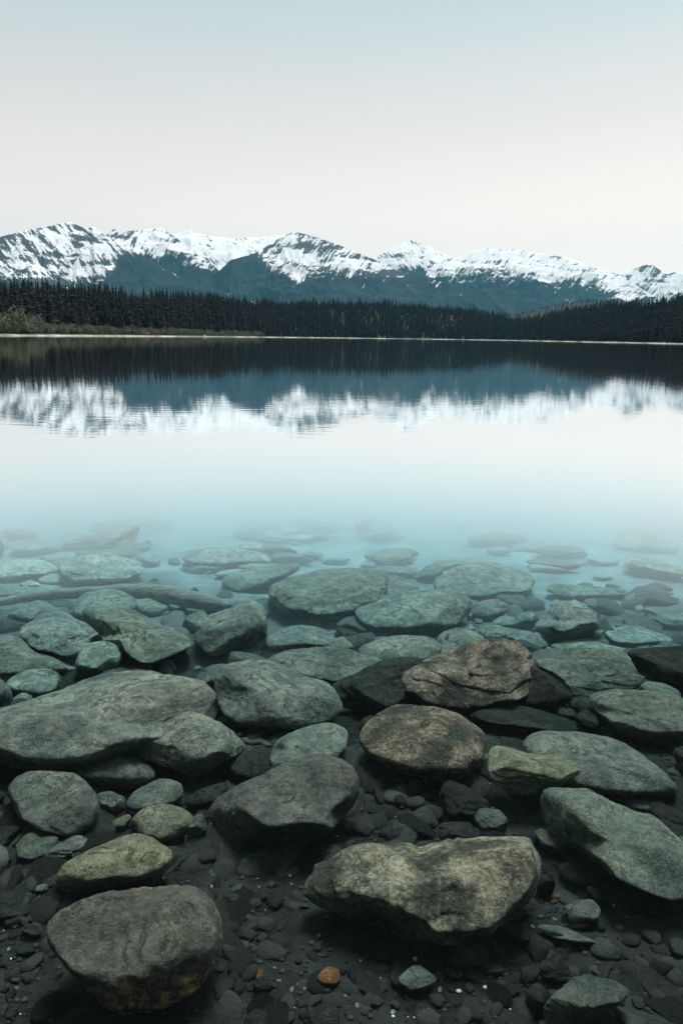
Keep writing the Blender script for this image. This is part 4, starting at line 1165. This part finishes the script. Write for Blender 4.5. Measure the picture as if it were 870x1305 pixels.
for (x0, y0, x1, y1, cnt, lb, gp) in FILL:
    for k in range(cnt):
        px, py = r_.uniform(x0, x1), r_.uniform(y0, y1)
        p, t = on_bed(px, py)
        sz = (9 + (30 if 800 < py < 1120 else 22) * r_.random() ** 1.5) * t / FPX
        f_ = r_.uniform(0.5, 2.6) if 880 < py < 1110 else r_.uniform(0.4, 1.7) if py > 880 else r_.uniform(0.4, 0.9)
        o = put_small('stone', SMM, px, py, sz, tuple(c * f_ for c in TONE['d' if py > 880 else 'm']), lb, 'stone', gp)
        o.location[2] -= 0.38 * sz
# the boulder field goes on to both sides
for x0, x1 in ((-420, -25), (895, 1290)):
    for k in range(130):
        px, py = r_.uniform(x0, x1), r_.uniform(690, 1290)
        p, t = on_bed(px, py)
        sz = (14 + 50 * r_.random() ** 1.6) * t / FPX
        mid_ = np.interp(py, [760, 1000], [0.27, 0.12]) * r_.uniform(0.5, 1.2)
        o = put_small('stone', SMM, px, py, sz, (mid_, mid_ * 1.08, mid_ * 1.04), 'stone', 'stone', 'stones')
        o.location[2] -= 0.2 * sz
# flat pale stones out on the silt
for k in range(120):
    px, py = r_.uniform(-5, 875), 615 + 125 * r_.random()
    p, t = on_bed(px, py)
    sz = r_.uniform(8, 34) * t / FPX
    o = put_small('stone', SMM, px, py, sz, (0.46, 0.49, 0.48), 'faint flat pale stone lying out on the silt', 'stone', 'faint flat stones out on the silt')
    o.rotation_euler = (0, 0, r_.normal(0, 0.25)); o.scale[1] *= 0.6; o.scale[2] *= 0.45
WHITE = [(10,1245),(22,1260),(350,1234),(355,1250),(405,1264),(396,1256),(572,1224),(485,1247),(619,1240),(625,1242),(643,1241),(678,1181),(622,1178),(798,1168),(801,1169),(849,1185),(783,1295),(780,1291),(587,1290),(584,1297),(822,1012),(862,1044),(866,1060),(470,1278),(455,1282),(501,1290),(545,1288),(380,1255),(388,1260),(372,1262),(45,1158),(5,1187),(11,1210),(233,1145),(285,1108),(213,1112),(270,1130),(845,1046),(835,1052),(706,1172),(690,1168),(663,1158),(735,1247),(718,1248),(770,1240),(560,1262),(440,1270),(338,1160),(330,1131),(406,1193)]
for px, py in WHITE:
    p, t = on_bed(px, py)
    put_small('pebble', PBM, px, py, r_.uniform(1.4, 3.6) * t / FPX, tuple(np.array((0.78, 0.80, 0.76)) * r_.uniform(0.7, 1.0)), 'tiny white pebble shining in the dark foreground gravel', 'pebble', 'white pebbles in the foreground gravel')
for px, py in [(710,1144),(706,1150),(787,1183),(770,1245),(660,1155),(727,1082),(330,1243),(459,1033),(290,1003)]:
    p, t = on_bed(px, py)
    put_small('pebble', PBM, px, py, r_.uniform(3.5, 7) * t / FPX, (0.33, 0.19, 0.11), 'small rusty brown pebble in the foreground gravel', 'pebble', 'rusty pebbles in the foreground gravel')

finish_small()
def build_gravel():
    N = 14000
    x = r_.uniform(-2.2, 2.4, N); y = 1.2 + 2.6 * r_.random(N) ** 1.3
    z = ground_z(x, y)
    sz = 0.003 + 0.010 * r_.random(N) ** 3
    tm = [rock_shape(7000 + k, 1, k % 3, top=0.85) for k in range(5)]
    Vs, Ts, Cs, off = [], [], [], 0
    for k in range(5):
        i = np.arange(N) % 5 == k; P, T = tm[k]; n = i.sum()
        a = r_.random(n) * 6.28; c, s = np.cos(a), np.sin(a)
        X = (P[None, :, 0] * c[:, None] - P[None, :, 1] * s[:, None]) * sz[i][:, None] + x[i][:, None]
        Y = (P[None, :, 0] * s[:, None] + P[None, :, 1] * c[:, None]) * 0.8 * sz[i][:, None] + y[i][:, None]
        Z = P[None, :, 2] * 0.6 * sz[i][:, None] + z[i][:, None] + 0.002
        Vs.append(np.stack([X, Y, Z], -1).reshape(-1, 3)); Ts.append((T[None] + (np.arange(n) * len(P))[:, None, None]).reshape(-1, 3) + off)
        tone = np.where(r_.random(n) < 0.03, r_.uniform(0.3, 0.7, n), r_.uniform(0.008, 0.05, n))
        Cs.append(np.repeat(tone, len(P))); off += n * len(P)
    me = mesh_np('gravel', np.vstack(Vs), np.vstack(Ts))
    fattr(me, 'tone', np.concatenate(Cs))
    b = NB('gravel'); t = b.attr('tone')
    b.principled(b.mix(1.0, b.mix(0.0, t, t), (1.0, 1.03, 0.96), 'MULTIPLY'), 0.6, None, 0.08)
    o = link('gravel', me, b.m); tag(o, 'fine dark gravel with pale grains between the foreground boulders', 'gravel', None, 'stuff')
build_gravel()

# ------------------------------------------------------------------ the lake
def closed_prism(sec, x0, x1):
    n = len(sec)
    V = [(x0, a, b) for a, b in sec] + [(x1, a, b) for a, b in sec]
    bm = bmesh.new()
    vs = [bm.verts.new(v) for v in V]
    for i in range(n):
        j = (i + 1) % n
        bm.faces.new((vs[i], vs[j], vs[n + j], vs[n + i]))
    bm.faces.new(vs[:n][::-1]); bm.faces.new(vs[n:])
    bmesh.ops.recalc_face_normals(bm, faces=bm.faces)
    me = bpy.data.meshes.new('prism'); bm.to_mesh(me); bm.free()
    return me

b = NB('lake_water')
geo = b.n('NewGeometry')
pos = geo.outputs['Position']
n1 = b.noise(b.scale(pos, (1.3, 5.0, 1)), 0.9, 2, 0.5)
n2 = b.noise(b.scale(pos, (1.0, 0.5, 1)), 0.05, 3, 0.5)
hgt = b.math('ADD', b.math('MULTIPLY', n1, 0.0013), b.math('MULTIPLY', n2, 0.012))
nrm = b.bump(hgt, 1.0, 1.0)
dt = b.t.nodes.new('ShaderNodeVectorMath'); dt.operation = 'DOT_PRODUCT'
b.l(geo.outputs['Incoming'], dt.inputs[0]); b.l(geo.outputs['Normal'], dt.inputs[1])
cosi = b.math('ABSOLUTE', dt.outputs['Value'])
mr = b.t.nodes.new('ShaderNodeMapRange'); mr.interpolation_type = 'SMOOTHSTEP'
b.l(b.math('SUBTRACT', 1.0, cosi, clamp=True), mr.inputs['Value'])
mr.inputs['From Min'].default_value = 0.61; mr.inputs['From Max'].default_value = 0.92
mr.inputs['To Min'].default_value = 0.006; mr.inputs['To Max'].default_value = 1.0
fres = mr.outputs['Result']
gl = b.n('BsdfGlossy'); gl.inputs['Color'].default_value = (1, 1, 1, 1); gl.inputs['Roughness'].default_value = 0.03
b.l(nrm, gl.inputs['Normal'])
tr = b.n('BsdfTransparent')
ms = b.n('MixShader'); b.l(fres, ms.inputs[0]); b.l(tr.outputs[0], ms.inputs[1]); b.l(gl.outputs[0], ms.inputs[2])
b.l(ms.outputs[0], b.out.inputs['Surface'])
va = b.n('VolumeAbsorption'); va.inputs['Color'].default_value = (0.06, 0.70, 0.80, 1); va.inputs['Density'].default_value = 0.34
vs_ = b.n('VolumeScatter'); vs_.inputs['Color'].default_value = (0.6, 0.85, 1.0, 1); vs_.inputs['Density'].default_value = 0.0015
ad = b.n('AddShader'); b.l(va.outputs[0], ad.inputs[0]); b.l(vs_.outputs[0], ad.inputs[1])
b.l(ad.outputs[0], b.out.inputs['Volume'])
lake = link('lake', closed_prism([(-3, 0), (2600, 0), (2600, -14), (-3, -14)], -2200, 2200), b.m)
tag(lake, label='still clear lake mirroring the mountains', kind='structure')

# milky glacial silt hanging in the shallows
b = NB('glacial_silt')
va = b.n('VolumeAbsorption'); va.inputs['Color'].default_value = (0.2, 0.9, 0.95, 1); va.inputs['Density'].default_value = 0.02
vs_ = b.n('VolumeScatter'); vs_.inputs['Color'].default_value = (0.97, 0.995, 1.0, 1); vs_.inputs['Density'].default_value = 0.42
ad = b.n('AddShader'); b.l(va.outputs[0], ad.inputs[0]); b.l(vs_.outputs[0], ad.inputs[1])
b.l(ad.outputs[0], b.out.inputs['Volume'])
SILT = b.m
for k, (ya, yb, yc, yd, dens, sl) in enumerate([(2.0, 7.5, 9.0, 32.0, 0.19, 'thin near layer'), (6.0, 10.8, 12.0, 28.0, 0.45, 'denser middle layer'), (7.8, 11.6, 13.0, 25.0, 1.2, 'densest far layer')]):
    m_ = SILT.copy() if k else SILT
    vn = [n for n in m_.node_tree.nodes if n.bl_idname == 'ShaderNodeVolumeScatter'][0]
    vn.inputs['Density'].default_value = dens
    vn.inputs['Color'].default_value = ((0.74, 0.95, 1.0, 1), (0.94, 0.99, 1.0, 1), (0.99, 0.998, 1.0, 1))[k]
    silt = link('silt', closed_prism([(ya, -0.75), (yb, -0.02 - 0.004 * k), (yc, -0.02 - 0.004 * k), (yd, -1.5), (yd, -6.0 - 0.1 * k), (ya, -6.0 - 0.1 * k)], -18 - k, 18 + k), m_)
    tag(silt, 'milky pale teal silt suspended in the shallows, %s' % sl, 'silt', None, 'stuff')

# ------------------------------------------------------------------ air
b = NB('mountain_air')
pv = b.n('VolumePrincipled')
pv.inputs['Color'].default_value = (0.14, 0.55, 0.78, 1)
pv.inputs['Density'].default_value = 2.7e-5
pv.inputs['Anisotropy'].default_value = 0.0
b.l(pv.outputs[0], b.out.inputs['Volume'])
hz = link('haze', closed_prism([(-600, -40), (17500, -40), (17500, 2300), (-600, 2300)], -12000, 12000), b.m)
tag(hz, 'thin bluish mountain air', 'haze', None, 'stuff')
print('objects', len(bpy.data.objects), 'tris', sum(len(m.polygons) for m in bpy.data.meshes))
